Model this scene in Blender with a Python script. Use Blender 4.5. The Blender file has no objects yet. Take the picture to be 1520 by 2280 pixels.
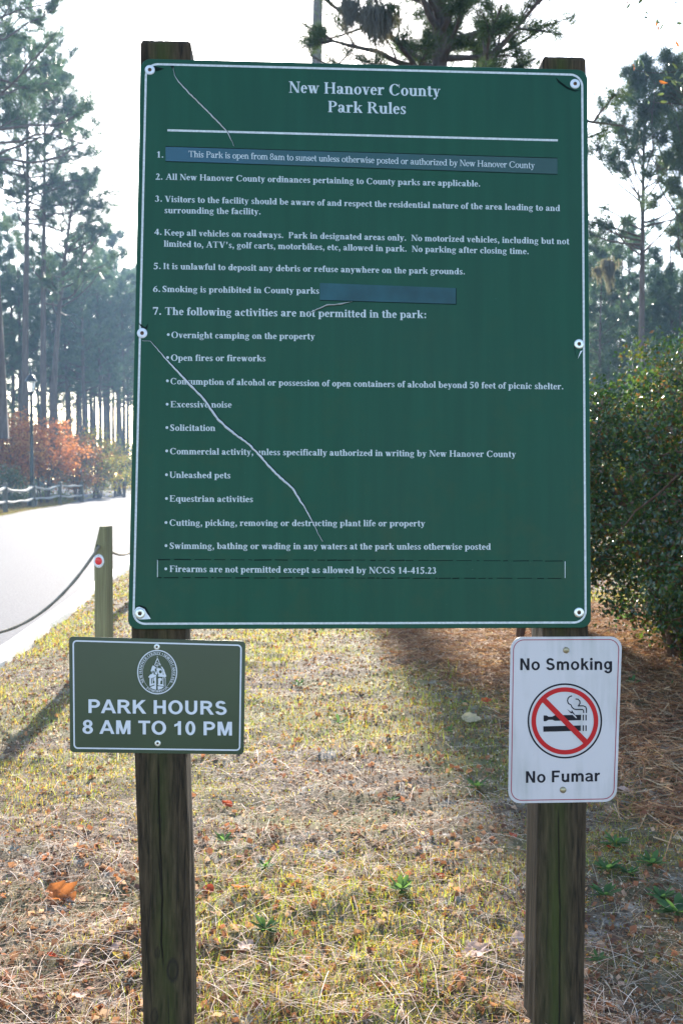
import bpy, math, random
import numpy as np
from mathutils import Vector, Matrix
from mathutils.geometry import delaunay_2d_cdt

S = bpy.context.scene
COL = S.collection
random.seed(4)
RNG = np.random.default_rng(11)

# ------------------------------------------------------------ camera
F = 2300.0; HC = 1.45; PITCH = math.atan(77 / F)
cam = bpy.data.cameras.new('camera'); cam_o = bpy.data.objects.new('camera', cam); COL.objects.link(cam_o)
cam_o.location = (0, 0, HC); cam_o.rotation_euler = (math.pi / 2 - PITCH, 0, 0)
cam.sensor_fit = 'VERTICAL'; cam.sensor_height = 22.3; cam.lens = 22.3 * F / 2280
cam.clip_start = 0.05; cam.clip_end = 3000
cam.dof.use_dof = True; cam.dof.focus_distance = 2.75; cam.dof.aperture_fstop = 4.8
S.camera = cam_o

# ------------------------------------------------------------ light
SUN_EL = math.radians(20.0); SUN_AZ = math.radians(-2.5)      # azimuth from +Y, + is to the right
w = bpy.data.worlds.new('World'); S.world = w; w.use_nodes = True
wn = w.node_tree; wn.nodes.clear()
sky = wn.nodes.new('ShaderNodeTexSky'); sky.sky_type = 'NISHITA'; sky.sun_disc = False
sky.sun_elevation = SUN_EL; sky.sun_rotation = SUN_AZ
sky.air_density = 1.0; sky.dust_density = .6; sky.ozone_density = 1.6
bg = wn.nodes.new('ShaderNodeBackground'); bg.inputs[1].default_value = 0.15
wo = wn.nodes.new('ShaderNodeOutputWorld')
wn.links.new(sky.outputs[0], bg.inputs[0]); wn.links.new(bg.outputs[0], wo.inputs[0])
sl = bpy.data.lights.new('sun', 'SUN'); sl.energy = 5.0; sl.angle = math.radians(0.53); sl.color = (1.0, 0.93, 0.82)
so = bpy.data.objects.new('sun', sl); COL.objects.link(so)
to_sun = Vector((math.sin(SUN_AZ) * math.cos(SUN_EL), math.cos(SUN_AZ) * math.cos(SUN_EL), math.sin(SUN_EL)))
so.rotation_euler = to_sun.to_track_quat('Z', 'Y').to_euler(); so.location = (0, 30, 40)
S.view_settings.view_transform = 'Standard'; S.view_settings.look = 'None'
S.view_settings.exposure = 1.95; S.view_settings.gamma = 1.0; S.view_settings.use_curve_mapping = False
HAZE = 0.0007
S.cycles.max_bounces = 8; S.cycles.transparent_max_bounces = 8; S.cycles.volume_bounces = 0
S.cycles.sample_clamp_indirect = 6.0
try: S.cycles.use_denoising = True
except Exception: pass

# ------------------------------------------------------------ helpers
def ray(x, y):
    a = (x - 760) / F; b = (1140 - y) / F; c, s = math.cos(PITCH), math.sin(PITCH)
    return Vector((a, c + b * s, -s + b * c))
CAM = Vector((0, 0, HC))
def at(x, y, d):
    r = ray(x, y); return CAM + r * (d / r.y)
def on_ground(x, y, z=0.0):
    r = ray(x, y); return CAM + r * ((z - HC) / r.z)

def tag(o, label=None, cat=None, group=None, kind=None):
    if label: o['label'] = label
    if cat: o['category'] = cat
    if group: o['group'] = group
    if kind: o['kind'] = kind
    return o
def empty(name, loc, rz=0.0, **k):
    o = bpy.data.objects.new(name, None); COL.objects.link(o); o.location = loc; o.rotation_euler = (0, 0, rz)
    o.empty_display_size = 0.1
    return tag(o, **k)
def mesh_np(name, V, Fs, mat, parent=None, colors=None, smooth=False, local=None):
    """V (n,3); Fs list of (k,m) int arrays"""
    V = np.asarray(V, dtype=np.float32).reshape(-1, 3)
    me = bpy.data.meshes.new(name)
    if not isinstance(Fs, (list, tuple)): Fs = [Fs]
    Fs = [np.asarray(f, dtype=np.int32) for f in Fs if len(f)]
    loops = np.concatenate([f.ravel() for f in Fs])
    tot = np.concatenate([np.full(len(f), f.shape[1], dtype=np.int32) for f in Fs])
    start = np.concatenate([[0], np.cumsum(tot)[:-1]]).astype(np.int32)
    me.vertices.add(len(V)); me.vertices.foreach_set('co', V.ravel())
    me.loops.add(len(loops)); me.loops.foreach_set('vertex_index', loops)
    me.polygons.add(len(tot)); me.polygons.foreach_set('loop_start', start)
    try: me.polygons.foreach_set('loop_total', tot)
    except Exception: pass
    me.polygons.foreach_set('use_smooth', np.full(len(tot), bool(smooth)))
    me.update(calc_edges=True)
    if colors is not None:
        at_ = me.color_attributes.new('Col', 'FLOAT_COLOR', 'POINT')
        c = np.ones((len(V), 4), dtype=np.float32); c[:, :colors.shape[1]] = colors
        at_.data.foreach_set('color', c.ravel())
    me.materials.append(mat)
    o = bpy.data.objects.new(name, me); COL.objects.link(o)
    if parent is not None:
        o.parent = parent
    return o
def copy_tree(o, parent=None):
    c = o.copy(); COL.objects.link(c); c.parent = parent
    for ch in list(o.children): copy_tree(ch, c)
    return c
class MB:
    """collects geometry"""
    def __init__(s): s.v = []; s.q = []; s.t = []; s.n = 0; s.ng = []
    def add(s, v, q=None, t=None, ng=None):
        v = np.asarray(v, dtype=float).reshape(-1, 3); s.v.append(v)
        if q is not None and len(q): s.q.append(np.asarray(q) + s.n)
        if t is not None and len(t): s.t.append(np.asarray(t) + s.n)
        if ng is not None: s.ng.append(np.asarray([ng]) + s.n)
        s.n += len(v)
    def tube(s, P, R, k=8, cap=True):
        P = np.asarray(P, float); R = np.broadcast_to(np.asarray(R, float), (len(P),))
        T = np.gradient(P, axis=0); T /= (np.linalg.norm(T, axis=1, keepdims=True) + 1e-9)
        ref = np.array([0.0, 0, 1]) if abs(T[0][2]) < 0.9 else np.array([1.0, 0, 0])
        A = np.cross(T, ref); A /= (np.linalg.norm(A, axis=1, keepdims=True) + 1e-9)
        B = np.cross(T, A)
        an = np.arange(k) * 2 * math.pi / k
        V = P[:, None, :] + R[:, None, None] * (np.cos(an)[None, :, None] * A[:, None, :] + np.sin(an)[None, :, None] * B[:, None, :])
        n = len(P); i = np.arange(n - 1)[:, None] * k; j = np.arange(k)[None, :]; j2 = (j + 1) % k
        q = np.stack([i + j, i + j2, i + k + j2, i + k + j], -1).reshape(-1, 4)
        s.add(V.reshape(-1, 3), q=q)
        if cap:
            s.add(V[0], ng=list(range(k))); s.add(V[-1], ng=list(range(k))[::-1])
    def box(s, c, d, M=None):
        v = np.array([[x, y, z] for z in (-.5, .5) for y in (-.5, .5) for x in (-.5, .5)]) * np.array(d)
        if M is not None: v = v @ np.array(M).T
        s.add(v + np.array(c), q=[[0, 2, 3, 1], [4, 5, 7, 6], [0, 1, 5, 4], [2, 6, 7, 3], [0, 4, 6, 2], [1, 3, 7, 5]])
    def lathe(s, prof, k=20, c=(0, 0, 0)):
        an = np.arange(k) * 2 * math.pi / k; P = np.array(prof, float)
        V = np.stack([P[:, 0, None] * np.cos(an), P[:, 0, None] * np.sin(an), np.repeat(P[:, 1, None], k, 1)], -1) + np.array(c)
        n = len(P); i = np.arange(n - 1)[:, None] * k; j = np.arange(k)[None, :]; j2 = (j + 1) % k
        s.add(V.reshape(-1, 3), q=np.stack([i + j, i + j2, i + k + j2, i + k + j], -1).reshape(-1, 4))
    def build(s, name, mat, parent=None, smooth=False, M=None):
        V = np.concatenate(s.v)
        if M is not None:
            V = V @ np.array(M.to_3x3()).T + np.array(M.translation)
        Fs = []
        if s.q: Fs.append(np.concatenate(s.q))
        if s.t: Fs.append(np.concatenate(s.t))
        for g in s.ng: Fs.append(g)
        # group ngons by size
        return mesh_np(name, V, Fs, mat, parent, smooth=smooth)

def noise2(x, y, seed=0, sc=1.0, octs=4):
    r = np.random.default_rng(seed); out = np.zeros_like(x, dtype=float); a = 1.0; tot = 0
    for o in range(octs):
        for k in range(4):
            th = r.uniform(0, math.tau); f = sc * (2 ** o) * r.uniform(.7, 1.3)
            out += a * np.sin(f * (x * math.cos(th) + y * math.sin(th)) + r.uniform(0, 6.28) + 1.3 * np.sin(f * .6 * (x * math.sin(th) - y * math.cos(th))))
        tot += a * 2.2; a *= .6
    return out / tot

# ------------------------------------------------------------ materials
def newmat(name):
    m = bpy.data.materials.new(name); m.use_nodes = True; n = m.node_tree
    return m, n, n.nodes['Principled BSDF'], n.nodes['Material Output']
def N(nt, t, **k):
    n = nt.nodes.new(t)
    for a, b in k.items():
        if a.startswith('i_'):
            key = a[2:]; key = int(key) if key.isdigit() else key
            n.inputs[key].default_value = b
        else: setattr(n, a, b)
    return n
def ramp(nt, stops, fac):
    r = nt.nodes.new('ShaderNodeValToRGB'); e = r.color_ramp.elements
    while len(e) < len(stops): e.new(0.5)
    for i, (p, c) in enumerate(stops):
        e[i].position = p; e[i].color = (*c, 1) if len(c) == 3 else c
    nt.links.new(fac, r.inputs[0]); return r
def plain(name, col, rough=.6, metal=0.0, var=.15, scale=30, bump=0.0, spec=.5):
    m, nt, b, o = newmat(name)
    tc = N(nt, 'ShaderNodeTexCoord'); no = N(nt, 'ShaderNodeTexNoise', i_Scale=scale, i_Detail=6.0)
    nt.links.new(tc.outputs['Object'], no.inputs['Vector'])
    c0 = tuple(max(0, c * (1 - var)) for c in col); c1 = tuple(min(1, c * (1 + var)) for c in col)
    r = ramp(nt, [(.3, c0), (.7, c1)], no.outputs[0]); nt.links.new(r.outputs[0], b.inputs['Base Color'])
    b.inputs['Roughness'].default_value = rough; b.inputs['Metallic'].default_value = metal
    b.inputs['Specular IOR Level'].default_value = spec
    if bump:
        bp = N(nt, 'ShaderNodeBump', i_Strength=bump, i_Distance=.01)
        nt.links.new(no.outputs[0], bp.inputs['Height']); nt.links.new(bp.outputs[0], b.inputs['Normal'])
    return m
def leafmat(name, trans=.5, rough=.45, gain=1.0, spec=.3, warm=.6):
    """vertex coloured foliage that lets light through"""
    m, nt, b, o = newmat(name)
    a = N(nt, 'ShaderNodeVertexColor', layer_name='Col')
    nt.links.new(a.outputs[0], b.inputs['Base Color']); b.inputs['Roughness'].default_value = rough
    b.inputs['Specular IOR Level'].default_value = spec
    tr = N(nt, 'ShaderNodeBsdfTranslucent'); mx = N(nt, 'ShaderNodeMixShader', i_Fac=trans)
    g = N(nt, 'ShaderNodeMix', data_type='RGBA', blend_type='MULTIPLY'); g.inputs[0].default_value = 1
    nt.links.new(a.outputs[0], g.inputs[6]); g.inputs[7].default_value = (gain * (1.35 - .5 * warm), gain, gain * warm, 1)
    nt.links.new(g.outputs[2], tr.inputs[0])
    nt.links.new(b.outputs[0], mx.inputs[1]); nt.links.new(tr.outputs[0], mx.inputs[2]); nt.links.new(mx.outputs[0], o.inputs[0])
    return m
def barkmat(name, c0, c1, sx=8, sz=1.5, bump=.6, rough=.9):
    m, nt, b, o = newmat(name)
    tc = N(nt, 'ShaderNodeTexCoord'); mp = N(nt, 'ShaderNodeMapping'); mp.inputs['Scale'].default_value = (sx, sx, sz)
    no = N(nt, 'ShaderNodeTexNoise', i_Scale=1.0, i_Detail=8.0, i_Roughness=.65)
    nt.links.new(tc.outputs['Object'], mp.inputs[0]); nt.links.new(mp.outputs[0], no.inputs['Vector'])
    r = ramp(nt, [(.3, c0), (.7, c1)], no.outputs[0]); nt.links.new(r.outputs[0], b.inputs['Base Color'])
    bp = N(nt, 'ShaderNodeBump', i_Strength=bump, i_Distance=.02)
    nt.links.new(no.outputs[0], bp.inputs['Height']); nt.links.new(bp.outputs[0], b.inputs['Normal'])
    b.inputs['Roughness'].default_value = rough; b.inputs['Specular IOR Level'].default_value = .2
    return m

M_bark = barkmat('pine_bark', (.055, .04, .035), (.14, .105, .09))
M_barkred = barkmat('shrub_bark', (.06, .03, .02), (.16, .085, .05), 30, 6)
M_needle = leafmat('pine_needles', .4, .4, 1.35, warm=.85)
M_leaf = leafmat('shrub_leaves', .42, .25, 2.3, .7, .45)
M_red = leafmat('autumn_leaves', .5, .5, 1.5)
M_grass = leafmat('grass', .5, .6, 1.9, .12, .5)
M_straw = leafmat('dead_straw', .3, .7, 1.5, .08, .8)
M_moss = leafmat('spanish_moss', .5, .8, 1.2)

# sign paints
def sign_green():
    m, nt, b, o = newmat('board_green')
    tc = N(nt, 'ShaderNodeTexCoord'); mp = N(nt, 'ShaderNodeMapping'); mp.inputs['Scale'].default_value = (70, 70, 1.6)
    n1 = N(nt, 'ShaderNodeTexNoise', i_Scale=1.0, i_Detail=5.0); n2 = N(nt, 'ShaderNodeTexNoise', i_Scale=2.2, i_Detail=5.0)
    n3 = N(nt, 'ShaderNodeTexNoise', i_Scale=420.0, i_Detail=2.0)
    nt.links.new(tc.outputs['Object'], mp.inputs[0]); nt.links.new(mp.outputs[0], n1.inputs['Vector'])
    nt.links.new(tc.outputs['Object'], n2.inputs['Vector']); nt.links.new(tc.outputs['Object'], n3.inputs['Vector'])
    ad = N(nt, 'ShaderNodeMath', operation='ADD'); nt.links.new(n1.outputs[0], ad.inputs[0]); nt.links.new(n2.outputs[0], ad.inputs[1])
    h = N(nt, 'ShaderNodeMath', operation='MULTIPLY_ADD'); h.inputs[1].default_value = .44; mp.inputs['Scale'].default_value = (34, 34, 2.2); h.inputs[2].default_value = 0
    nt.links.new(ad.outputs[0], h.inputs[0])
    ad2 = N(nt, 'ShaderNodeMath', operation='MULTIPLY_ADD'); ad2.inputs[1].default_value = .14
    nt.links.new(n3.outputs[0], ad2.inputs[0]); nt.links.new(h.outputs[0], ad2.inputs[2])
    r = ramp(nt, [(.34, (.0036, .046, .024)), (.52, (.0046, .055, .029)), (.68, (.0060, .065, .035))], ad2.outputs[0])
    nt.links.new(r.outputs[0], b.inputs['Base Color'])
    # dusty light specks
    sp = N(nt, 'ShaderNodeTexNoise', i_Scale=260.0, i_Detail=2.0); nt.links.new(tc.outputs['Object'], sp.inputs['Vector'])
    rs = ramp(nt, [(.73, (0, 0, 0)), (.78, (1, 1, 1))], sp.outputs[0])
    mx = N(nt, 'ShaderNodeMix', data_type='RGBA'); nt.links.new(r.outputs[0], mx.inputs[6]); mx.inputs[7].default_value = (.12, .2, .15, 1)
    sc_ = N(nt, 'ShaderNodeMath', operation='MULTIPLY'); sc_.inputs[1].default_value = .5
    nt.links.new(rs.outputs[0], sc_.inputs[0]); nt.links.new(sc_.outputs[0], mx.inputs[0]); nt.links.new(mx.outputs[2], b.inputs['Base Color'])
    b.inputs['Roughness'].default_value = .5; b.inputs['Specular IOR Level'].default_value = .22
    bp = N(nt, 'ShaderNodeBump', i_Strength=.08, i_Distance=.002); nt.links.new(n1.outputs[0], bp.inputs['Height'])
    nt.links.new(bp.outputs[0], b.inputs['Normal'])
    # olive grime and lichen specks gathering towards the foot of the board
    sz = N(nt, 'ShaderNodeSeparateXYZ'); nt.links.new(tc.outputs['Object'], sz.inputs[0])
    zr = ramp(nt, [(.30, (1, 1, 1)), (.62, (.12, .12, .12))], sz.outputs[2]); mr = N(nt, 'ShaderNodeMapRange'); mr.inputs[1].default_value = -1; mr.inputs[2].default_value = 1
    nt.links.new(sz.outputs[2], mr.inputs[0]); nt.links.new(mr.outputs[0], zr.inputs[0])
    gn = N(nt, 'ShaderNodeTexNoise', i_Scale=9.0, i_Detail=9.0, i_Roughness=.72); nt.links.new(tc.outputs['Object'], gn.inputs['Vector'])
    gr = ramp(nt, [(.50, (0, 0, 0)), (.68, (1, 1, 1))], gn.outputs[0]); gm = N(nt, 'ShaderNodeMath', operation='MULTIPLY'); nt.links.new(zr.outputs[0], gm.inputs[0]); nt.links.new(gr.outputs[0], gm.inputs[1])
    g2 = N(nt, 'ShaderNodeMath', operation='MULTIPLY'); g2.inputs[1].default_value = .55; nt.links.new(gm.outputs[0], g2.inputs[0])
    mg = N(nt, 'ShaderNodeMix', data_type='RGBA'); nt.links.new(g2.outputs[0], mg.inputs[0]); nt.links.new(mx.outputs[2], mg.inputs[6]); mg.inputs[7].default_value = (.022, .055, .024, 1)
    nt.links.new(mg.outputs[2], b.inputs['Base Color'])
    ro = N(nt, 'ShaderNodeMapRange'); ro.inputs[3].default_value = .34; ro.inputs[4].default_value = .66; nt.links.new(n2.outputs[0], ro.inputs[0]); nt.links.new(ro.outputs[0], b.inputs['Roughness'])
    return m
M_board = sign_green()
M_white = plain('reflective_white', (.46, .49, .50), .4, var=.12, scale=300)
M_whitebar = plain('border_white', (.50, .50, .50), .5, var=.22, scale=160)
M_crease = plain('bare_crease', (.60, .60, .63), .35, var=.1, scale=90)
M_dark = plain('dark_mark_and_shade', (.004, .012, .010), .8, spec=.1)  # for dark marks and holes, and the painted shade beside the creases
M_steel = plain('galvanised_steel', (.62, .60, .56), .38, .85, scale=120)
M_rust = plain('rusty_screw', (.16, .085, .05), .55, .5, scale=200)
M_patch = plain('blue_tape', (.008, .056, .068), .45, spec=.3, var=.3, scale=11)
M_hours = plain('hours_green', (.016, .034, .013), .30, spec=.4, var=.12, scale=6)
M_hwhite = plain('hours_white', (.54, .53, .57), .35, var=.04)
M_nswhite = None
def ns_white():
    m, nt, b, o = newmat('weathered_white_sign')
    tc = N(nt, 'ShaderNodeTexCoord'); mp = N(nt, 'ShaderNodeMapping'); mp.inputs['Scale'].default_value = (40, 40, 5)
    n1 = N(nt, 'ShaderNodeTexNoise', i_Scale=1.0, i_Detail=8.0); n2 = N(nt, 'ShaderNodeTexNoise', i_Scale=5.0, i_Detail=6.0)
    n3 = N(nt, 'ShaderNodeTexNoise', i_Scale=180.0, i_Detail=3.0)
    nt.links.new(tc.outputs['Object'], mp.inputs[0]); nt.links.new(mp.outputs[0], n1.inputs['Vector'])
    nt.links.new(tc.outputs['Object'], n2.inputs['Vector']); nt.links.new(tc.outputs['Object'], n3.inputs['Vector'])
    ml = N(nt, 'ShaderNodeMath', operation='MULTIPLY'); nt.links.new(n1.outputs[0], ml.inputs[0]); nt.links.new(n2.outputs[0], ml.inputs[1])
    r = ramp(nt, [(.20, (.52, .455, .46)), (.36, (.43, .385, .38)), (.48, (.29, .28, .22))], ml.outputs[0])
    r3 = ramp(nt, [(.70, (1, 1, 1)), (.80, (.55, .55, .5))], n3.outputs[0])
    mx = N(nt, 'ShaderNodeMix', data_type='RGBA', blend_type='MULTIPLY'); mx.inputs[0].default_value = 1
    nt.links.new(r.outputs[0], mx.inputs[6]); nt.links.new(r3.outputs[0], mx.inputs[7]); nt.links.new(mx.outputs[2], b.inputs['Base Color'])
    b.inputs['Roughness'].default_value = .4
    return m
M_nswhite = ns_white()
M_black = plain('print_black', (.008, .006, .010), .55, spec=.2)
M_redp = plain('print_red', (.45, .010, .012), .5, var=.06, spec=.2)
M_redline = plain('print_crimson', (.28, .012, .04), .4, var=.06)

def postmat(name, base0, base1, algae):
    m, nt, b, o = newmat(name)
    tc = N(nt, 'ShaderNodeTexCoord'); mp = N(nt, 'ShaderNodeMapping'); mp.inputs['Scale'].default_value = (110, 110, 2.2)
    n1 = N(nt, 'ShaderNodeTexNoise', i_Scale=1.0, i_Detail=9.0, i_Roughness=.6, i_Distortion=.35)
    mp2 = N(nt, 'ShaderNodeMapping'); mp2.inputs['Scale'].default_value = (14, 14, 1.1)
    n2 = N(nt, 'ShaderNodeTexNoise', i_Scale=1.0, i_Detail=5.0)
    for a, c in ((mp, n1), (mp2, n2)):
        nt.links.new(tc.outputs['Object'], a.inputs[0]); nt.links.new(a.outputs[0], c.inputs['Vector'])
    r = ramp(nt, [(.26, tuple(c * .3 for c in base0)), (.36, base0), (.50, tuple((x + y) / 2 for x, y in zip(base0, base1))), (.70, tuple(c * 1.15 for c in base1))], n1.outputs[0])
    vc = N(nt, 'ShaderNodeVertexColor', layer_name='Col'); sp = N(nt, 'ShaderNodeSeparateColor'); nt.links.new(vc.outputs[0], sp.inputs[0])
    mm = N(nt, 'ShaderNodeMath', operation='MULTIPLY'); nt.links.new(sp.outputs[0], mm.inputs[0])
    r2 = ramp(nt, [(.30, (0, 0, 0)), (.58, (1, 1, 1))], n2.outputs[0]); nt.links.new(r2.outputs[0], mm.inputs[1])
    mx = N(nt, 'ShaderNodeMix', data_type='RGBA'); nt.links.new(mm.outputs[0], mx.inputs[0])
    nt.links.new(r.outputs[0], mx.inputs[6]); mx.inputs[7].default_value = (*algae, 1)
    mk = N(nt, 'ShaderNodeMix', data_type='RGBA', blend_type='MIX'); nt.links.new(sp.outputs[1], mk.inputs[0])
    nt.links.new(mx.outputs[2], mk.inputs[6]); mk.inputs[7].default_value = (.018, .012, .009, 1)
    nt.links.new(mk.outputs[2], b.inputs['Base Color'])
    bp = N(nt, 'ShaderNodeBump', i_Strength=.5, i_Distance=.003); nt.links.new(n1.outputs[0], bp.inputs['Height'])
    nt.links.new(bp.outputs[0], b.inputs['Normal']); b.inputs['Roughness'].default_value = .85
    b.inputs['Specular IOR Level'].default_value = .25
    return m
M_post = postmat('weathered_post', (.016, .010, .005), (.068, .044, .024), (.036, .045, .008))
M_smallpost = postmat('treated_post', (.13, .115, .055), (.26, .23, .12), (.15, .17, .05))

# ------------------------------------------------------------ ground, road
def road_right(y): return np.interp(y, [-40, 0, 8.7, 11, 14, 16, 20, 30, 50, 75, 100, 140], [-1.9, -2.5, -2.88, -3.1, -3.4, -3.55, -4.0, -5.2, -8.6, -14.5, -22, -38])
def road_left(y): return np.interp(y, [-40, 0, 36, 46, 54, 71, 80, 100, 140], [-11, -11.2, -12.2, -13.7, -14.5, -17.4, -21.5, -31, -52])
def gz(x, y):
    x = np.asarray(x, float); y = np.asarray(y, float)
    m = np.clip((x - road_right(y) - .30) / .8, 0, 1) + np.clip((road_left(y) - x - .3) / 1.5, 0, 1)
    onr = (x < road_right(y) + .22) & (x > road_left(y) - .1)
    h = m * (.014 + .024 * noise2(x, y, 3, .9, 4) + .013 * noise2(x, y, 8, 8, 2) * (y < 25) + .011 * noise2(x, y, 9, 24, 2) * (y < 14))
    far = np.clip((np.abs(x) + y - 60) / 200, 0, 1) * .6
    h += m * .10 * np.exp(-((x - 2.6) ** 2 / 2.4 + (y - 8.5) ** 2 / 8.0))      # mound under the shrubs
    return np.where(onr, -.03, h + far * 0)
def gridmesh(xs, ys, name, mat):
    X, Y = np.meshgrid(xs, ys); Z = gz(X, Y); V = np.stack([X, Y, Z], -1).reshape(-1, 3)
    nx = len(xs); ny = len(ys); i = np.arange(ny - 1)[:, None] * nx; j = np.arange(nx - 1)[None, :]
    q = np.stack([i + j, i + j + 1, i + nx + j + 1, i + nx + j], -1).reshape(-1, 4)
    return mesh_np(name, V, q, mat, smooth=True)
def groundmat():
    m, nt, b, o = newmat('sandy_ground')
    tc = N(nt, 'ShaderNodeTexCoord')
    n1 = N(nt, 'ShaderNodeTexNoise', i_Scale=1.1, i_Detail=6.0, i_Roughness=.6); n2 = N(nt, 'ShaderNodeTexNoise', i_Scale=60.0, i_Detail=6.0, i_Roughness=.7)
    n3 = N(nt, 'ShaderNodeTexNoise', i_Scale=8.0, i_Detail=8.0, i_Roughness=.65)
    for n in (n1, n2, n3): nt.links.new(tc.outputs['Object'], n.inputs['Vector'])
    r1 = ramp(nt, [(.36, (.09, .06, .04)), (.54, (.17, .13, .095)), (.68, (.44, .41, .37))], n3.outputs[0])
    r2 = ramp(nt, [(.3, (.45, .42, .4)), (.65, (1.15, 1.1, 1.05))], n2.outputs[0])
    mx = N(nt, 'ShaderNodeMix', data_type='RGBA', blend_type='MULTIPLY'); mx.inputs[0].default_value = 1
    nt.links.new(r1.outputs[0], mx.inputs[6]); nt.links.new(r2.outputs[0], mx.inputs[7])
    rg = ramp(nt, [(.45, (0, 0, 0)), (.62, (1, 1, 1))], n1.outputs[0])
    m2 = N(nt, 'ShaderNodeMix', data_type='RGBA'); nt.links.new(rg.outputs[0], m2.inputs[0]); nt.links.new(mx.outputs[2], m2.inputs[6])
    m2.inputs[7].default_value = (.13, .12, .05, 1)
    nt.links.new(m2.outputs[2], b.inputs['Base Color']); b.inputs['Roughness'].default_value = .95; b.inputs['Specular IOR Level'].default_value = .15
    bp = N(nt, 'ShaderNodeBump', i_Strength=.7, i_Distance=.012); nt.links.new(n2.outputs[0], bp.inputs['Height']); nt.links.new(bp.outputs[0], b.inputs['Normal'])
    return m
M_ground = groundmat()
def geo(a, b, n): return a * (b / a) ** (np.arange(n) / (n - 1))
ys = np.concatenate([-geo(.5, 400, 40)[::-1], [0], geo(.5, 20, 230), geo(20.6, 900, 90)])
xs = np.concatenate([-geo(8.2, 700, 70)[::-1], np.arange(-8, -2.5, .09), np.arange(-2.5, 3.0, .042), np.arange(3.0, 6.01, .09), geo(6.3, 700, 60)])
ground = gridmesh(xs, ys, 'ground', M_ground); tag(ground, 'sandy lawn of thin yellow grass around the sign', kind='structure')

def strip(name, yy, xl, xr, z, mat, nx=2):
    yy = np.asarray(yy, float); t = np.linspace(0, 1, nx)
    X = xl[:, None] * (1 - t) + xr[:, None] * t; Y = np.repeat(yy[:, None], nx, 1); Z = np.full_like(X, 1.0) * z
    i = np.arange(len(yy) - 1)[:, None] * nx; j = np.arange(nx - 1)[None, :]
    return mesh_np(name, np.stack([X, Y, Z], -1).reshape(-1, 3), np.stack([i + j, i + j + 1, i + nx + j + 1, i + nx + j], -1).reshape(-1, 4), mat)
M_road = plain('pale_asphalt', (.11, .106, .116), .85, var=.3, scale=45, bump=.3, spec=.08)
M_kerb = plain('concrete_edging', (.48, .45, .40), .8, var=.2, scale=20, bump=.2)
yy = np.concatenate([np.arange(-40, 140, 1.0)])
road = strip('road', yy, road_left(yy), road_right(yy), .004, M_road, 6); tag(road, 'pale park road curving past the fence', kind='structure')
wob = .03 * np.sin(yy * 1.7) + .02 * np.sin(yy * 4.1)
mbk = MB()
xr = road_right(yy)
P0 = np.stack([xr, yy, np.full_like(yy, -.03)], -1); P1 = np.stack([xr, yy, np.full_like(yy, .022)], -1)
P2 = np.stack([xr + .2 + wob, yy, np.full_like(yy, .03)], -1); P3 = np.stack([xr + .22 + wob, yy, np.full_like(yy, -.03)], -1)
V = np.stack([P0, P1, P2, P3], 1).reshape(-1, 3); i = np.arange(len(yy) - 1)[:, None] * 4; j = np.arange(3)[None, :]
mbk.add(V, q=np.stack([i + j, i + j + 1, i + 5 + j, i + 4 + j], -1).reshape(-1, 4))
tag(mbk.build('road_edging', M_kerb), 'pale concrete edging between road and grass', kind='structure')

# ------------------------------------------------------------ board plane frame
YAW = math.radians(2.5); LEAN = math.radians(5.5)
NN = Vector((math.sin(YAW) * math.cos(LEAN), -math.cos(YAW) * math.cos(LEAN), math.sin(LEAN)))
O0 = at(800, 770, 2.75) * 1.0
def hit(x, y, n=0.0):
    O = O0 + NN * n; r = ray(x, y); return CAM + r * ((O - CAM).dot(NN) / r.dot(NN))
UU = (hit(1307, 155) - hit(314, 130)).normalized(); UU = (UU - NN * UU.dot(NN)).normalized()
VV = NN.cross(UU).normalized()
FR = Matrix((( UU.x, -NN.x, VV.x, O0.x), (UU.y, -NN.y, VV.y, O0.y), (UU.z, -NN.z, VV.z, O0.z), (0, 0, 0, 1)))
# local axes: x right, y away from the viewer (= -normal), z up
def loc2(x, y, n=0.0):
    p = hit(x, y, n) - O0; return (p.dot(UU), p.dot(VV))
def frame_root(name, **k):
    o = bpy.data.objects.new(name, None); COL.objects.link(o); o.matrix_world = FR.copy(); return tag(o, **k)

def union(polys):
    vs = []; fs = []
    for p in polys:
        if sum(p[i][0] * p[(i + 1) % len(p)][1] - p[(i + 1) % len(p)][0] * p[i][1] for i in range(len(p))) < 0: p = list(p)[::-1]
        k = len(vs); vs += [Vector((a, b)) for a, b in p]; fs.append(list(range(k, k + len(p))))
    r = delaunay_2d_cdt(vs, [], fs, 0, 1e-5)
    V = np.array([[v.x, v.y] for v in r[0]]); T = np.array([tuple(f) for f in r[2]]); c = V[T].mean(1); keep = np.zeros(len(T), bool)
    for p in polys:
        P = np.array(p, float); A = P; B = np.roll(P, -1, 0)
        lo, hi = P.min(0), P.max(0); ix = np.where((~keep) & (c[:, 0] > lo[0]) & (c[:, 0] < hi[0]) & (c[:, 1] > lo[1]) & (c[:, 1] < hi[1]))[0]
        if not len(ix): continue
        x, y = c[ix, 0][:, None], c[ix, 1][:, None]; dy = np.where(B[:, 1] == A[:, 1], 1e-12, B[:, 1] - A[:, 1])[None]
        cr = ((A[None, :, 1] > y) != (B[None, :, 1] > y)) & (x < (B[:, 0] - A[:, 0])[None] * (y - A[None, :, 1]) / dy + A[None, :, 0])
        keep[ix[cr.sum(1) % 2 == 1]] = True
    return V, [tuple(f) for f in T[keep]]
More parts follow.
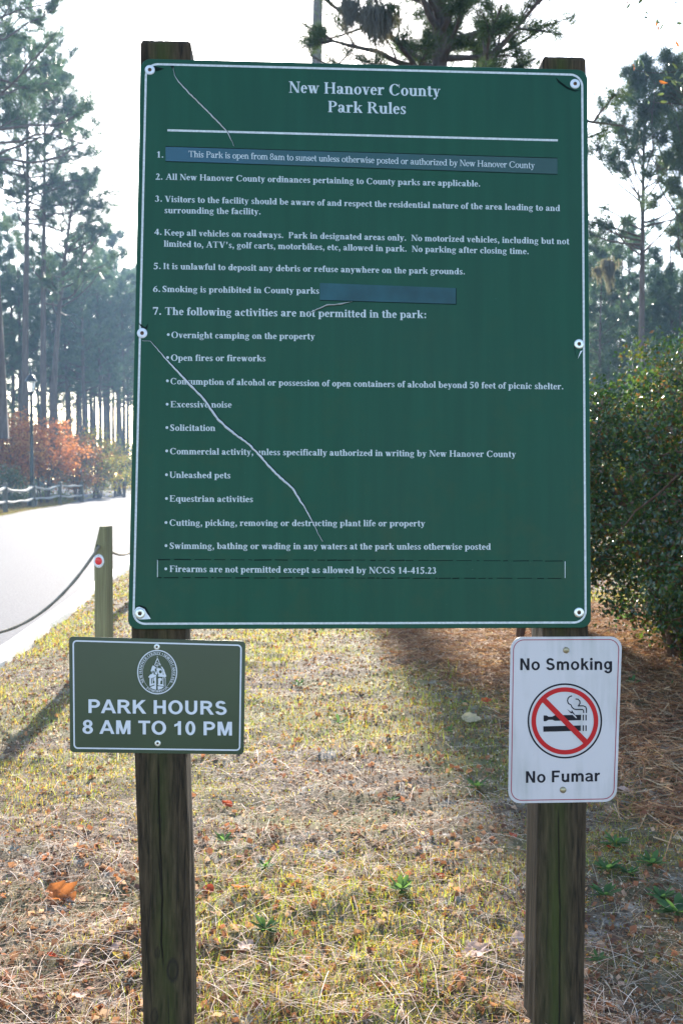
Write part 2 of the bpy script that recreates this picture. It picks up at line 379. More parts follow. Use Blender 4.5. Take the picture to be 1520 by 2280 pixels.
def flat(name, V2, tris, n, mat, parent):
    """V2 local (u,v) points, sheet facing the viewer at height n above the plane"""
    V2 = np.asarray(V2); V3 = np.stack([V2[:, 0], np.full(len(V2), -n), V2[:, 1]], -1)
    T = []
    for t in tris:
        a, b, c = (V2[i] for i in t[:3])
        T.append(t if (b[0] - a[0]) * (c[1] - a[1]) - (b[1] - a[1]) * (c[0] - a[0]) > 0 else t[::-1])
    return mesh_np(name, V3, np.array(T), mat, parent)
def px_flat(name, polys, n, mat, parent, conv=lambda p: p, base=0.0):
    V2, T = union(polys)
    V2 = np.array([loc2(*conv(p), base + n) for p in V2])
    return flat(name, V2, T, n + base, mat, parent)
def band(pts, w, closed=False):
    """polyline ribbon of width w (scalar or list) as quads"""
    P = np.array(pts, float); n = len(P); W = np.broadcast_to(np.asarray(w, float), (n,))
    if closed: T = np.roll(P, -1, 0) - np.roll(P, 1, 0)
    else: T = np.gradient(P, axis=0)
    T /= np.linalg.norm(T, axis=1, keepdims=True) + 1e-9
    Nn = np.stack([-T[:, 1], T[:, 0]], -1); A = P + Nn * W[:, None] / 2; B = P - Nn * W[:, None] / 2
    m = n if closed else n - 1
    return [[tuple(A[i]), tuple(A[(i + 1) % n]), tuple(B[(i + 1) % n]), tuple(B[i])] for i in range(m)]
def ell(cx, cy, rx, ry, n=64, a0=0, a1=360):
    return [(cx + rx * math.cos(math.radians(a0 + (a1 - a0) * i / n)), cy + ry * math.sin(math.radians(a0 + (a1 - a0) * i / n))) for i in range(n + (1 if a1 - a0 < 360 else 0))]

def rrect_quad(c, inset, rad, n=8):
    """rounded outline inside the px quad c (TL,TR,BR,BL), inset and radius in px"""
    c = [np.array(p, float) for p in c]; out = []
    cen = sum(c) / 4
    L = []
    for i in range(4):
        a, b = c[i], c[(i + 1) % 4]; d = (b - a) / np.linalg.norm(b - a); nrm = np.array([-d[1], d[0]])
        if np.dot(cen - a, nrm) < 0: nrm = -nrm
        L.append((a + nrm * inset, d))
    P = []
    for i in range(4):
        (p, d), (q, e) = L[i - 1], L[i]
        t = np.linalg.solve(np.array([[d[0], -e[0]], [d[1], -e[1]]]), q - p); P.append(p + d * t[0])
    for i in range(4):
        p = P[i]; a = P[i - 1]; b = P[(i + 1) % 4]; da = (a - p) / np.linalg.norm(a - p); db = (b - p) / np.linalg.norm(b - p)
        s = p + da * rad; e = p + db * rad
        for k in range(n + 1):
            th = math.pi / 2 * k / n
            out.append(tuple(p + (da + db) * rad - db * rad * math.cos(th) - da * rad * math.sin(th) if True else s))
    return out
def plate(name, outline_px, n0, n1, mat, parent, edge=.0012):
    """solid sheet with softened edge between heights n0 (back) and n1 (front)"""
    P = np.array([loc2(*p, n1) for p in outline_px]); c = P.mean(0); k = len(P)
    Pi = P + (c - P) / np.linalg.norm(c - P, axis=1, keepdims=True) * edge
    def lay(Q, n): return np.stack([Q[:, 0], np.full(k, -n), Q[:, 1]], -1)
    V = np.concatenate([lay(Pi, n1), lay(P, n1 - edge), lay(P, n0)])
    j = np.arange(k); j2 = (j + 1) % k
    q = np.concatenate([np.stack([j, j2, k + j2, k + j], -1), np.stack([k + j, k + j2, 2 * k + j2, 2 * k + j], -1)])
    area = sum(P[i][0] * P[(i + 1) % k][1] - P[(i + 1) % k][0] * P[i][1] for i in range(k))
    f = j if area > 0 else j[::-1]; bk = (j[::-1] if area > 0 else j) + 2 * k
    if area > 0: q = q[:, ::-1]
    return mesh_np(name, V, [q, np.array([f]), np.array([bk])], mat, parent)

# ------------------------------------------------------------ serif lettering (own drawn letter shapes)
XH, CH, AH, DH = .462, .676, .69, -.20
def arc(cx, cy, rx, ry, a0, a1, tx, ty, n=None):
    n = n or max(5, int(abs(a1 - a0) / 14)); out = []
    for i in range(n):
        p = []
        for a in (a0 + (a1 - a0) * i / n, a0 + (a1 - a0) * (i + 1) / n):
            t = math.radians(a); p.append(((cx + rx * math.cos(t), cy + ry * math.sin(t)), (cx + (rx - tx) * math.cos(t), cy + (ry - ty) * math.sin(t))))
        out.append([p[0][0], p[1][0], p[1][1], p[0][1]])
    return out
def rc(x0, y0, x1, y1): return [[(x0, y0), (x1, y0), (x1, y1), (x0, y1)]]
def sk(x0, y0, x1, y1, w): return [[(x0 - w / 2, y0), (x0 + w / 2, y0), (x1 + w / 2, y1), (x1 - w / 2, y1)]]
def dot(x, y, r): return [ell(x, y, r, r, 10)]
GA = dict(zip('abcdefghiklmnopqrstuvwxyzABCDEFGHIKLNOPRSTUVWY0123456789 .,:-\'',
    [.5, .556, .444, .556, .444, .333, .5, .556, .278, .556, .278, .833, .556, .5, .556, .556, .444, .389, .333, .556, .5, .722, .5, .5, .444,
     .722, .667, .722, .722, .667, .611, .778, .778, .389, .778, .667, .722, .778, .611, .722, .556, .667, .722, .722, 1.0, .722] + [.5] * 10 + [.25, .25, .25, .333, .333, .333]))
def glyph(c, s):
    b = s > .11; h = .042 if b else .036; k = s / .14
    fl = lambda x, y: [[(x - s / 2 - .065, y - .03), (x - s / 2 - .065, y - .055), (x, y - .07), (x, y), (x - s / 2 - .0, y)]]
    ft = lambda x, y=0, w=None: rc(x - (w or (s / 2 + .065)), y, x + (w or (s / 2 + .065)), y + h * .8)
    V = lambda x, y0, y1: rc(x - s / 2, y0, x + s / 2, y1)
    st = lambda x: rc(x - s / 2 - .055, CH - h * .9, x + s / 2 + .055, CH)
    stm = lambda x: V(x, 0, CH) + st(x) + ft(x)
    if c == 'a': return arc(.185, .125, .16, .135, 0, 360, s * .85, .045) + rc(.33 - s / 2, .08, .33 + s / 2, XH - .12) + arc(.2, XH - .14, .13 + s / 2, .15, -5, 150, s, .05) + dot(.115, .345, .05 * k ** .5) + arc(.42, .09, .09 + s / 4, .09, 180, 310, s * .8, .045)
    if c == 'b': return V(.135, .02, AH) + fl(.135, AH) + arc(.3, .228, .22, .24, 0, 360, s * .95, .045)
    if c == 'c': return arc(.235, .228, .205, .24, 48, 318, s, .045) + dot(.345, .355, .06 * k ** .4)
    if c == 'd': return V(.415, 0, AH) + fl(.415, AH) + arc(.245, .228, .21, .24, 0, 360, s * .95, .045) + ft(.46, 0, .08)
    if c == 'e': return arc(.225, .228, .2, .24, 0, 322, s, .045) + rc(.08, .235, .42, .235 + h)
    if c == 'f': return V(.15, 0, .56) + ft(.15) + rc(.01, XH - h, .30, XH) + arc(.245, .55, .095 + s / 2, .145, 40, 180, s, .045) + dot(.31, .61, .05 * k ** .4)
    if c == 'g': return arc(.225, .305, .185, .165, 0, 360, s * .85, .045) + rc(.34, .385, .48, .385 + h) + arc(.235, -.085, .215, .115, 0, 360, .07, .048) + sk(.09, .02, .13, .19, .06) + rc(.1, .0, .36, .06)
    if c == 'h': return V(.135, 0, AH) + fl(.135, AH) + ft(.135) + arc(.265, XH - .17, .14 + s / 2, .18, 0, 150, s, .055) + V(.405, 0, XH - .16) + ft(.405)
    if c == 'i': return V(.14, 0, XH) + fl(.14, XH) + ft(.14) + dot(.14, .60, .078 * k ** .5)
    if c == 'k': return V(.135, 0, AH) + fl(.135, AH) + ft(.135) + sk(.2, .19, .42, .44, .07) + sk(.47, .0, .29, .27, s * 1.05) + rc(.32, XH - h, .52, XH) + ft(.45, 0, .1)
    if c == 'l': return V(.14, 0, AH) + fl(.14, AH) + ft(.14)
    if c == 'm': return V(.135, 0, XH) + fl(.135, XH) + ft(.135) + arc(.26, XH - .17, .14 + s / 2, .18, 0, 150, s, .055) + V(.40, 0, XH - .16) + ft(.40) + arc(.535, XH - .17, .14 + s / 2, .18, 0, 150, s, .055) + V(.675, 0, XH - .16) + ft(.69)
    if c == 'n': return V(.135, 0, XH) + fl(.135, XH) + ft(.135) + arc(.265, XH - .17, .14 + s / 2, .18, 0, 150, s, .055) + V(.405, 0, XH - .16) + ft(.415)
    if c == 'o': return arc(.25, .228, .225, .24, 0, 360, s, .045)
    if c == 'p': return V(.135, DH, XH) + fl(.135, XH) + ft(.135, DH) + arc(.3, .228, .22, .24, 0, 360, s * .95, .045)
    if c == 'q': return V(.415, DH, XH) + ft(.415, DH) + arc(.245, .228, .21, .24, 0, 360, s * .95, .045)
    if c == 'r': return V(.135, 0, XH) + fl(.135, XH) + ft(.14, 0, s / 2 + .075) + arc(.31, .27, .17, .20, 75, 165, .07, .09) + dot(.355, .405, .065 * k ** .5)
    if c == 's': return arc(.19, .345, .15, .125, 30, 230, s * .8, .045) + arc(.185, .118, .16, .13, -150, 50, s * .8, .045) + [[(.06, .30), (.12, .34), (.33, .17), (.29, .10), (.21, .13)]] + rc(.29, .32, .325, .46) + rc(.035, 0, .07, .15)
    if c == 't': return V(.15, .08, .60) + rc(.01, XH - h, .31, XH) + arc(.225, .10, .075 + s / 2, .115, 180, 330, s, .05)
    if c == 'u': return V(.135, .13, XH) + fl(.135, XH) + V(.41, 0, XH) + fl(.41, XH) + arc(.265, .15, .13 + s / 2, .165, 180, 330, s, .055) + ft(.46, 0, .08)
    if c == 'v': return sk(.13, XH, .265, 0, s) + sk(.4, XH, .265, 0, .05) + rc(.0, XH - h, .24, XH) + rc(.33, XH - h, .49, XH)
    if c == 'w': return sk(.12, XH, .24, 0, s) + sk(.36, XH, .25, 0, .05) + sk(.36, XH, .485, 0, s) + sk(.62, XH, .49, 0, .05) + rc(.0, XH - h, .45, XH) + rc(.55, XH - h, .71, XH)
    if c == 'x': return sk(.13, XH, .38, 0, s) + sk(.38, XH, .11, 0, .05) + rc(.01, XH - h, .22, XH) + rc(.31, XH - h, .47, XH) + rc(.01, 0, .2, h) + rc(.27, 0, .49, h)
    if c == 'y': return sk(.13, XH, .27, .0, s) + sk(.4, XH, .19, DH + .05, .055) + rc(.0, XH - h, .24, XH) + rc(.33, XH - h, .49, XH) + dot(.12, DH + .06, .055)
    if c == 'z': return rc(.03, XH - .055, .4, XH) + rc(.03, 0, .41, .055) + sk(.1, 0, .33, XH, s * .9) + rc(.03, .33, .07, XH) + rc(.375, 0, .415, .14)
    if c == 'A': return sk(.1, 0, .36, CH, .06) + sk(.585, 0, .36, CH, s * 1.15) + rc(.17, .21, .5, .21 + h) + rc(.0, 0, .22, h) + rc(.44, 0, .71, h)
    if c in 'BPRDF E'.replace(' ', ''):
        r = stm(.17)
        if c == 'B': return r + arc(.3, .5, .27, .177, -90, 90, s, .045) + arc(.3, .17, .31, .18, -90, 90, s, .045) + rc(.17, CH - .04, .31, CH) + rc(.17, .32, .31, .36) + rc(.17, 0, .31, .04)
        if c == 'P': return r + arc(.3, .495, .27, .181, -90, 90, s, .045) + rc(.17, CH - .04, .31, CH) + rc(.17, .314, .31, .355)
        if c == 'R': return r + arc(.3, .505, .27, .171, -90, 90, s, .045) + rc(.17, CH - .04, .31, CH) + rc(.17, .33, .31, .37) + sk(.6, 0, .35, .36, s * 1.05) + ft(.62, 0, .1)
        if c == 'D': return r + arc(.28, .338, .4, .338, -90, 90, s * 1.1, .045) + rc(.17, CH - .045, .3, CH) + rc(.17, 0, .3, .045)
        if c == 'F': return r + rc(.17, CH - .045, .57, CH) + rc(.54, .5, .57, CH) + rc(.17, .33, .42, .375) + rc(.40, .25, .43, .46)
        return r + rc(.17, CH - .045, .6, CH) + rc(.57, .5, .6, CH) + rc(.17, .33, .44, .375) + rc(.42, .25, .45, .46) + rc(.17, 0, .6, .045) + [[(.57, 0), (.62, 0), (.64, .19), (.61, .19)]]
    if c in 'CG':
        r = arc(.375, .338, .34, .355, 40 if c == 'C' else 45, 318 if c == 'C' else 300, s * 1.1, .045) + rc(.625, .45, .655, .68)
        return r + ([[(.6, .08), (.66, .13), (.66, .17), (.58, .13)]] if c == 'C' else rc(.63 - s / 2, .05, .63 + s / 2, .3) + rc(.48, .27, .75, .31))
    if c == 'H': return stm(.17) + stm(.61) + rc(.2, .33, .6, .375)
    if c == 'I': return stm(.195)
    if c == 'K': return stm(.17) + sk(.24, .28, .6, .65, .07) + sk(.65, 0, .36, .40, s * 1.1) + rc(.48, CH - h, .72, CH) + ft(.66, 0, .11)
    if c == 'L': return stm(.17) + rc(.17, 0, .6, .045) + [[(.57, 0), (.61, 0), (.635, .2), (.605, .2)]]
    if c == 'N': return rc(.11, 0, .16, CH) + rc(.58, 0, .63, CH) + sk(.14, CH, .58, 0, s * 1.1) + rc(.02, CH - h, .2, CH) + rc(.48, CH - h, .71, CH) + ft(.135, 0, .11)
    if c == 'O': return arc(.39, .338, .355, .352, 0, 360, s * 1.1, .045)
    if c == 'S': return arc(.27, .505, .2, .185, 30, 235, s * .95, .05) + arc(.275, .17, .22, .185, -150, 50, s * .95, .05) + [[(.09, .44), (.17, .52), (.5, .25), (.44, .15), (.3, .19)]] + rc(.44, .46, .475, .69) + rc(.05, -.01, .085, .22)
    if c == 'T': return V(.333, 0, CH) + ft(.333) + rc(.03, CH - .045, .64, CH) + rc(.03, .49, .06, CH) + rc(.61, .49, .64, CH)
    if c == 'U': return V(.17, .2, CH) + st(.17) + arc(.37, .21, .2 + s / 2, .22, 180, 360, s, .05) + rc(.59, .2, .64, CH) + rc(.5, CH - h, .72, CH)
    if c == 'V': return sk(.17, CH, .38, 0, s * 1.15) + sk(.6, CH, .38, 0, .055) + rc(.01, CH - h, .31, CH) + rc(.5, CH - h, .71, CH)
    if c == 'W': return sk(.16, CH, .34, 0, s * 1.1) + sk(.5, CH, .34, 0, .055) + sk(.5, CH, .68, 0, s * 1.1) + sk(.88, CH, .68, 0, .055) + rc(.01, CH - h, .3, CH) + rc(.78, CH - h, .99, CH)
    if c == 'Y': return V(.36, 0, .32) + ft(.36) + sk(.16, CH, .37, .3, s * 1.1) + sk(.6, CH, .37, .3, .055) + rc(.01, CH - h, .3, CH) + rc(.5, CH - h, .71, CH)
    if c == '0': return arc(.25, .335, .21, .35, 0, 360, s, .045)
    if c == '1': return V(.26, 0, CH) + ft(.26) + [[(.08, .56), (.08, .53), (.26, .58), (.26, CH)]]
    if c == '2': return arc(.235, .5, .18, .19, -10, 160, s, .06) + [[(.28, .48), (.41, .46), (.2, .1), (.03, .02), (.03, 0), (.1, 0)]] + rc(.03, 0, .46, .11)
    if c == '3': return arc(.22, .51, .17, .18, -60, 155, s, .05) + arc(.2, .195, .22, .205, -150, 80, s, .05) + dot(.09, .08, .055)
    if c == '4': return rc(.26, 0, .26 + s, CH) + rc(.02, .16, .47, .26) + sk(.05, .2, .33, CH, .06)
    if c == '5': return rc(.1, .57, .43, .69) + rc(.07, .38, .12, .6) + arc(.19, .21, .24, .24, -140, 120, s, .07) + dot(.08, .07, .055)
    if c == '6': return arc(.25, .205, .22, .215, 0, 360, s, .045) + [[(.03, .2), (.03 + s, .22), (.24, .5), (.42, .66), (.42, .685), (.2, .57), (.07, .38)]]
    if c == '7': return rc(.04, .56, .46, .676) + [[(.46, .676), (.46, .62), (.26, 0), (.15, 0), (.38, .6)]] + rc(.04, .47, .08, .6)
    if c == '8': return arc(.25, .505, .18, .18, 0, 360, s * .85, .045) + arc(.25, .18, .215, .19, 0, 360, s * .85, .045)
    if c == '9': return arc(.24, .47, .215, .215, 0, 360, s, .045) + [[(.455, .47), (.455 - s, .45), (.26, .17), (.07, .01), (.07, -.015), (.29, .1), (.42, .29)]]
    if c == '.': return dot(.125, .07, .075 * k ** .5)
    if c == ',': return dot(.125, .07, .075 * k ** .5) + [[(.12, .0), (.2, .06), (.17, -.09), (.06, -.17), (.06, -.14)]]
    if c == ':': return dot(.16, .07, .075) + dot(.16, .38, .075)
    if c == '-': return rc(.04, .17, .29, .26)
    if c == "'": return dot(.16, .61, .07) + [[(.13, .55), (.23, .6), (.2, .46), (.1, .38), (.1, .41)]]
    return []
_gc = {}
def gl(c, s):
    if (c, s) not in _gc:
        g = glyph(c, s); _gc[(c, s)] = union(g) if g else (np.zeros((0, 2)), [])
    return _gc[(c, s)]
def serif_text(txt, x0, y0, x1, y1, size, s=.14, name='lettering', parent=None, n=.0006, base=0.0, mat=None, conv=lambda p: p):
    W = 0; out = []; T = []
    for c in txt:
        v, t = gl(c, s)
        if len(v): T += [tuple(i + len(out) for i in f) for f in t]; out += [(a + W, b) for a, b in v]
        adv = GA[c]
        if s < .11: adv = adv * (.9 if c.islower() else .95)
        W += adv
    P = np.array(out); xa, xb = P[:, 0].min(), P[:, 0].max(); k = (P[:, 0] - xa) / (xb - xa)
    pxs = x0 + (x1 - x0) * k; pys = y0 + (y1 - y0) * k - P[:, 1] * size
    V2 = np.array([loc2(*conv((a, b)), base + n) for a, b in zip(pxs, pys)])
    return flat(name, V2, T, base + n, mat or M_white, parent)
SX, SCH = .519, .716
SADV = dict(P=.667, A=.722, R=.722, K=.722, H=.722, O=.778, U=.722, S=.667, M=.833, T=.611, N=.722, F=.611, o=.611, m=.889, k=.556, i=.278, n=.611, g=.611, u=.611, a=.556, r=.389)
def sglyph(c, s):
    t = s * .84; V = lambda x, y0=0, y1=SCH: rc(x, y0, x + s, y1)
    if c == 'P': return V(.073) + arc(.36, .495, .265, .221, -90, 90, s, t) + rc(.073, SCH - t, .36, SCH) + rc(.073, .274, .36, .274 + t)
    if c == 'R': return V(.073) + arc(.38, .51, .255, .206, -90, 90, s, t) + rc(.073, SCH - t, .38, SCH) + rc(.073, .304, .38, .304 + t) + [[(.33, .33), (.50, .33), (.72, 0), (.545, 0)]]
    if c == 'A': return [[(0, 0), (.153, 0), (.385, .60), (.44, SCH), (.283, SCH)], [(.72, 0), (.565, 0), (.335, .60), (.28, SCH), (.437, SCH)]] + rc(.16, .163, .56, .163 + t)
    if c == 'K': return V(.075) + [[(.17, .18), (.17, .37), (.50, SCH), (.69, SCH)], [(.27, .39), (.38, .49), (.72, 0), (.535, 0)]]
    if c == 'H': return V(.073) + V(.649 - s) + rc(.1, .30, .62, .30 + t)
    if c == 'O': return arc(.389, .358, .345, .37, 0, 360, s * 1.02, t, 32)
    if c == 'U': return V(.073, .26) + V(.649 - s, .26) + arc(.361, .27, .288, .282, 180, 360, s, t, 16)
    if c == 'S': return arc(.325, .515, .245, .213, 22, 240, s * .98, t, 16) + arc(.335, .205, .27, .217, -168, 60, s * .98, t, 16) + [[(.13, .42), (.20, .47), (.50, .40), (.58, .30), (.47, .27), (.24, .33)]]
    if c == 'M': return V(.074) + V(.76 - s) + [[(.09, SCH), (.285, SCH), (.475, 0), (.36, 0)], [(.745, SCH), (.55, SCH), (.36, 0), (.475, 0)]]
    if c == 'T': return rc(.306 - s / 2, 0, .306 + s / 2, SCH) + rc(.02, SCH - t, .59, SCH)
    if c == 'N': return V(.074) + V(.645 - s) + [[(.09, SCH), (.235, SCH), (.63, 0), (.485, 0)]]
    if c == 'F': return V(.074) + rc(.074, SCH - t, .57, SCH) + rc(.1, .30, .51, .30 + t)
    if c == 'o': return arc(.305, .26, .265, .272, 0, 360, s * .95, t * .9, 26)
    if c == 'n': return V(.065, 0, SX) + arc(.32, .33, .225, .20, 0, 170, s, t, 14) + V(.545 - s, 0, .34)
    if c == 'u': return V(.065, .2, SX) + V(.545 - s, 0, SX) + arc(.29, .19, .225, .202, 180, 350, s, t, 14)
    if c == 'm': return V(.062, 0, SX) + arc(.28, .345, .2, .186, 0, 165, s, t, 14) + V(.48 - s, 0, .35) + arc(.62, .345, .205, .186, 0, 165, s, t, 14) + V(.825 - s, 0, .35)
    if c == 'r': return V(.066, 0, SX) + [[(.066 + s - .01, .30), (.066 + s - .01, .44), (.28, .53), (.40, .52), (.37, .40), (.26, .39)]]
    if c == 'i': return V(.072, 0, SX) + ([ell(.072 + s / 2, .65, .085, .085, 16)])
    if c == 'k': return V(.066, 0, SCH) + [[(.15, .14), (.15, .30), (.35, SX), (.53, SX)], [(.24, .29), (.34, .36), (.57, 0), (.40, 0)]]
    if c == 'g': return arc(.275, .275, .235, .255, 0, 360, s * .95, t * .9, 24) + V(.545 - s, 0, SX) + arc(.295, .01, .25, .225, 195, 360, s, t * .9, 14)
    if c == 'a': return arc(.255, .36, .245, .17, -5, 160, s, t * .9, 14) + V(.50 - s, .0, .37) + arc(.235, .15, .2, .162, 60, 330, s * .85, t * .8, 18) + rc(.23, .245, .40, .32) + rc(.36, .0, .53, .08)
    if c == '8': return arc(.278, .525, .225, .2, 0, 360, s * .95, t * .9, 22) + arc(.278, .2, .25, .212, 0, 360, s, t * .9, 22)
    if c == '0': return arc(.278, .358, .24, .37, 0, 360, s, t, 28)
    if c == '1': return rc(.39 - s, 0, .39, SCH) + [[(.07, .54), (.07, .42), (.27, .50), (.38, .62), (.37, SCH), (.29, SCH), (.2, .6)]]
    return []
def sans_text(txt, x0, y0, x1, y1, cap, parent, n, base, mat, bold=.142, name='lettering', conv=lambda p: p):
    W = 0; out = []; T = []; size = cap / SCH
    for c in txt:
        g = sglyph(c, bold)
        if g:
            v, t = union(g); T += [tuple(i + len(out) for i in f) for f in t]; out += [(a + W, b) for a, b in v]
        W += SADV.get(c, .556 if c != ' ' else .278)
    P = np.array(out); xa, xb = P[:, 0].min(), P[:, 0].max(); k = (P[:, 0] - xa) / (xb - xa)
    V2 = np.array([loc2(*conv((a, b)), base + n) for a, b in zip(x0 + (x1 - x0) * k, y0 + (y1 - y0) * k - P[:, 1] * size)])
    return flat(name, V2, T, base + n, mat, parent)

# ------------------------------------------------------------ rules board
board = frame_root('rules_board', label='large green park rules board with white lettering between two wooden posts', cat='sign board')
Q = [(314, 130), (1307, 155), (1315, 1398), (285, 1401)]
plate('panel', rrect_quad(Q, 0, 22), -.012, 0, M_board, board, .0015)
o1 = rrect_quad(Q, 12, 26); cl = band(o1, 4.6, True)
px_flat('border_line', cl, .0005, M_whitebar, board)
px_flat('divider_line', band([(373, 290), (1241, 312.5)], 4.6), .0005, M_whitebar, board)
TX = [("New Hanover County", 643, 206, 980, 215, 37), ("Park Rules", 730, 249.5, 903, 254, 37),
 ("1.", 350, 350.6, 364, 351, 20), ("2.", 347, 400, 362, 400, 20), ("All New Hanover County ordinances pertaining to County parks are applicable.", 369, 400, 1068, 415.5, 20),
 ("3.", 345, 449, 361, 449, 20), ("Visitors to the facility should be aware of and respect the residential nature of the area leading to and", 367, 449.5, 1246, 470, 20),
 ("surrounding the facility.", 367, 474.5, 580, 477.5, 20), ("4.", 344, 523, 360, 523, 20),
 ("Keep all vehicles on roadways.  Park in designated areas only.  No motorized vehicles, including but not", 366, 524, 1267, 544, 20),
 ("limited to, ATV's, golf carts, motorbikes, etc, allowed in park.  No parking after closing time.", 365, 549, 1176, 566, 20),
 ("5.", 342, 599, 358, 599, 20), ("It is unlawful to deposit any debris or refuse anywhere on the park grounds.", 364, 599, 1034, 611, 20),
 ("6.", 341, 650, 357, 650, 20), ("Smoking is prohibited in County parks", 362, 650, 710, 654, 20),
 ("7.", 341, 700.5, 359, 701, 25), ("The following activities are not permitted in the park:", 368, 701, 948, 708.5, 25),
 ("Overnight camping on the property", 382, 752.4, 701, 755.7, 20.5), ("Open fires or fireworks", 381, 803.2, 591, 804.5, 20.5),
 ("Consumption of alcohol or possession of open containers of alcohol beyond 50 feet of picnic shelter.", 380, 855.5, 1253, 867, 20.5),
 ("Excessive noise", 380, 906.8, 516, 907.6, 20.5), ("Solicitation", 379, 959, 480, 959.5, 20.5),
 ("Commercial activity, unless specifically authorized in writing by New Hanover County", 379, 1011.4, 1148, 1018, 20.5),
 ("Unleashed pets", 378, 1064, 513, 1065, 20.5), ("Equestrian activities", 378, 1116.8, 563, 1118, 20.5),
 ("Cutting, picking, removing or destructing plant life or property", 378, 1170.6, 946, 1172, 20.5),
 ("Swimming, bathing or wading in any waters at the park unless otherwise posted", 378, 1222, 1092, 1224, 20.5)]
for t in TX: serif_text(*t, parent=board, s=.142)
for x, y in [(375, 752), (373.5, 803), (373, 855), (372.5, 907), (372, 959), (371.5, 1011), (371, 1064), (371, 1117), (370, 1170.5), (370, 1222)]:
    px_flat('bullet_point', [ell(x, y - 7, 3.1, 3.1, 12)], .0006, M_white, board)
# taped corrections
p = px_flat('tape_patch', [[(369, 326), (1240, 352), (1240, 388), (369, 359)]], .0007, M_patch, board)
M_patch1 = bpy.data.materials.new('tape_sky_sheen'); M_patch1.use_nodes = True
nt = M_patch1.node_tree; b = nt.nodes['Principled BSDF']; tc = N(nt, 'ShaderNodeTexCoord'); sx = N(nt, 'ShaderNodeSeparateXYZ')
nt.links.new(tc.outputs['Object'], sx.inputs[0]); no = N(nt, 'ShaderNodeTexNoise', i_Scale=7.0, i_Detail=4.0); nt.links.new(tc.outputs['Object'], no.inputs['Vector'])
ma = N(nt, 'ShaderNodeMath', operation='MULTIPLY_ADD'); ma.inputs[1].default_value = .9; nt.links.new(no.outputs[0], ma.inputs[0]); nt.links.new(sx.outputs[0], ma.inputs[2])
r = ramp(nt, [(.0, (.008, .060, .088)), (.3, (.006, .050, .052)), (.62, (.004, .043, .036)), (.95, (.0035, .036, .022))], ma.outputs[0]); nt.links.new(r.outputs[0], b.inputs['Base Color'])  # bluish tape with a sky reflection painted in, dying out to the right
b.inputs['Roughness'].default_value = .25
p.data.materials[0] = M_patch1
serif_text("This Park is open from 8am to sunset unless otherwise posted or authorized by New Hanover County", 420, 349.6, 1190, 375, 20.5, s=.095, parent=p, n=.0012)
px_flat('tape_patch', [[(712, 630), (1015, 641.5), (1015, 677), (712, 668)]], .0007, M_patch, board)
pf = px_flat('tape_patch', [[(350, 1246), (1258, 1249), (1258, 1288), (350, 1286)]], .0007, M_board, board)
serif_text("Firearms are not permitted except as allowed by NCGS 14-415.23", 378, 1273.5, 970, 1277.5, 21, s=.142, parent=pf, n=.0011)
px_flat('bullet_point', [ell(369.5, 1266.5, 3.1, 3.1, 12)], .0011, M_white, pf)
for g_ in ([(351, 1247), (351, 1285)], [(1257, 1250), (1257, 1287)]): px_flat('worn_edge', band(g_, 1.5), .0011, M_white, pf)
rr = random.Random(5); dashes = []
for (xa, ya, xb, yb) in [(352, 1246, 1257, 1249), (352, 1286, 1257, 1288)]:
    x = xa
    while x < xb - 14:
        L = rr.uniform(5, 40); y = ya + (yb - ya) * (x - xa) / (xb - xa); dashes += band([(x, y + rr.uniform(-.5, .5)), (min(x + L, xb), y + .1 * rr.uniform(-3, 3))], rr.uniform(1.2, 2.4)); x += L + rr.uniform(1, 12)
px_flat('grimy_edge', dashes, .0010, M_dark, pf)['kind'] = 'stuff'
for q_ in [[(369, 359), (1240, 388)], [(369, 326), (1240, 352)], [(712, 668.5), (1015, 677.5)], [(1015, 641.5), (1015, 677)]]:
    px_flat('tape_edge', band(q_, 1.4), .00095, M_dark, board)
# raised creases
def c2(p): return (280 + p[0] / 2.714, 640 + p[1] / 2.714)
def crease(pts, wmax, nm='crease'):
    P = np.array(pts, float); d = np.concatenate([[0], np.cumsum(np.linalg.norm(np.diff(P, axis=0), axis=1))]); n = int(d[-1] / 6) + 2
    s = np.linspace(0, d[-1], n); X = np.stack([np.interp(s, d, P[:, 0]), np.interp(s, d, P[:, 1])], -1)
    r = np.random.default_rng(int(P[0, 0])); X[1:-1] += r.normal(0, .35, (n - 2, 2))
    W = wmax * np.clip(np.minimum(s, d[-1] - s) / (d[-1] * .22), .18, 1) * r.uniform(.75, 1.1, n)
    T = np.gradient(X, axis=0); T /= np.linalg.norm(T, axis=1, keepdims=True); Nm = np.stack([-T[:, 1], T[:, 0]], -1)
    if Nm[0, 0] > 0: Nm = -Nm     # towards lower left
    rows = []
    for off, hgt in ((-.6, .0001), (0.0, .0035), (.6, .0001)):
        rows.append([(*loc2(*(X[i] + Nm[i] * W[i] * off), 0), hgt * W[i] / wmax + .0003) for i in range(n)])
    V = np.array([(a, -h, b) for row in rows for a, b, h in row]); i = np.arange(n - 1)
    q = np.concatenate([np.stack([i + k * n, i + 1 + k * n, i + 1 + (k + 1) * n, i + (k + 1) * n], -1) for k in (0, 1)])
    mesh_np(nm, V, q, M_crease, board)
    px_flat('crack', band(X - Nm * (W * .5 + 1.0)[:, None], np.maximum(W * .62, 1.0)), .0008, M_dark, board)  # dark strip paints the shade along one side of the crease
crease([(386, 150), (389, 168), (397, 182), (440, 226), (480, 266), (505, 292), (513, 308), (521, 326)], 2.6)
crease([c2(q) for q in [(100, 322), (150, 324), (250, 440), (375, 575), (470, 670), (510, 728), (555, 795), (620, 855), (685, 905), (730, 935), (800, 1005), (880, 1095), (950, 1165), (1010, 1215), (1045, 1275), (1080, 1330), (1130, 1420), (1160, 1485), (1190, 1535)]], 4.2)
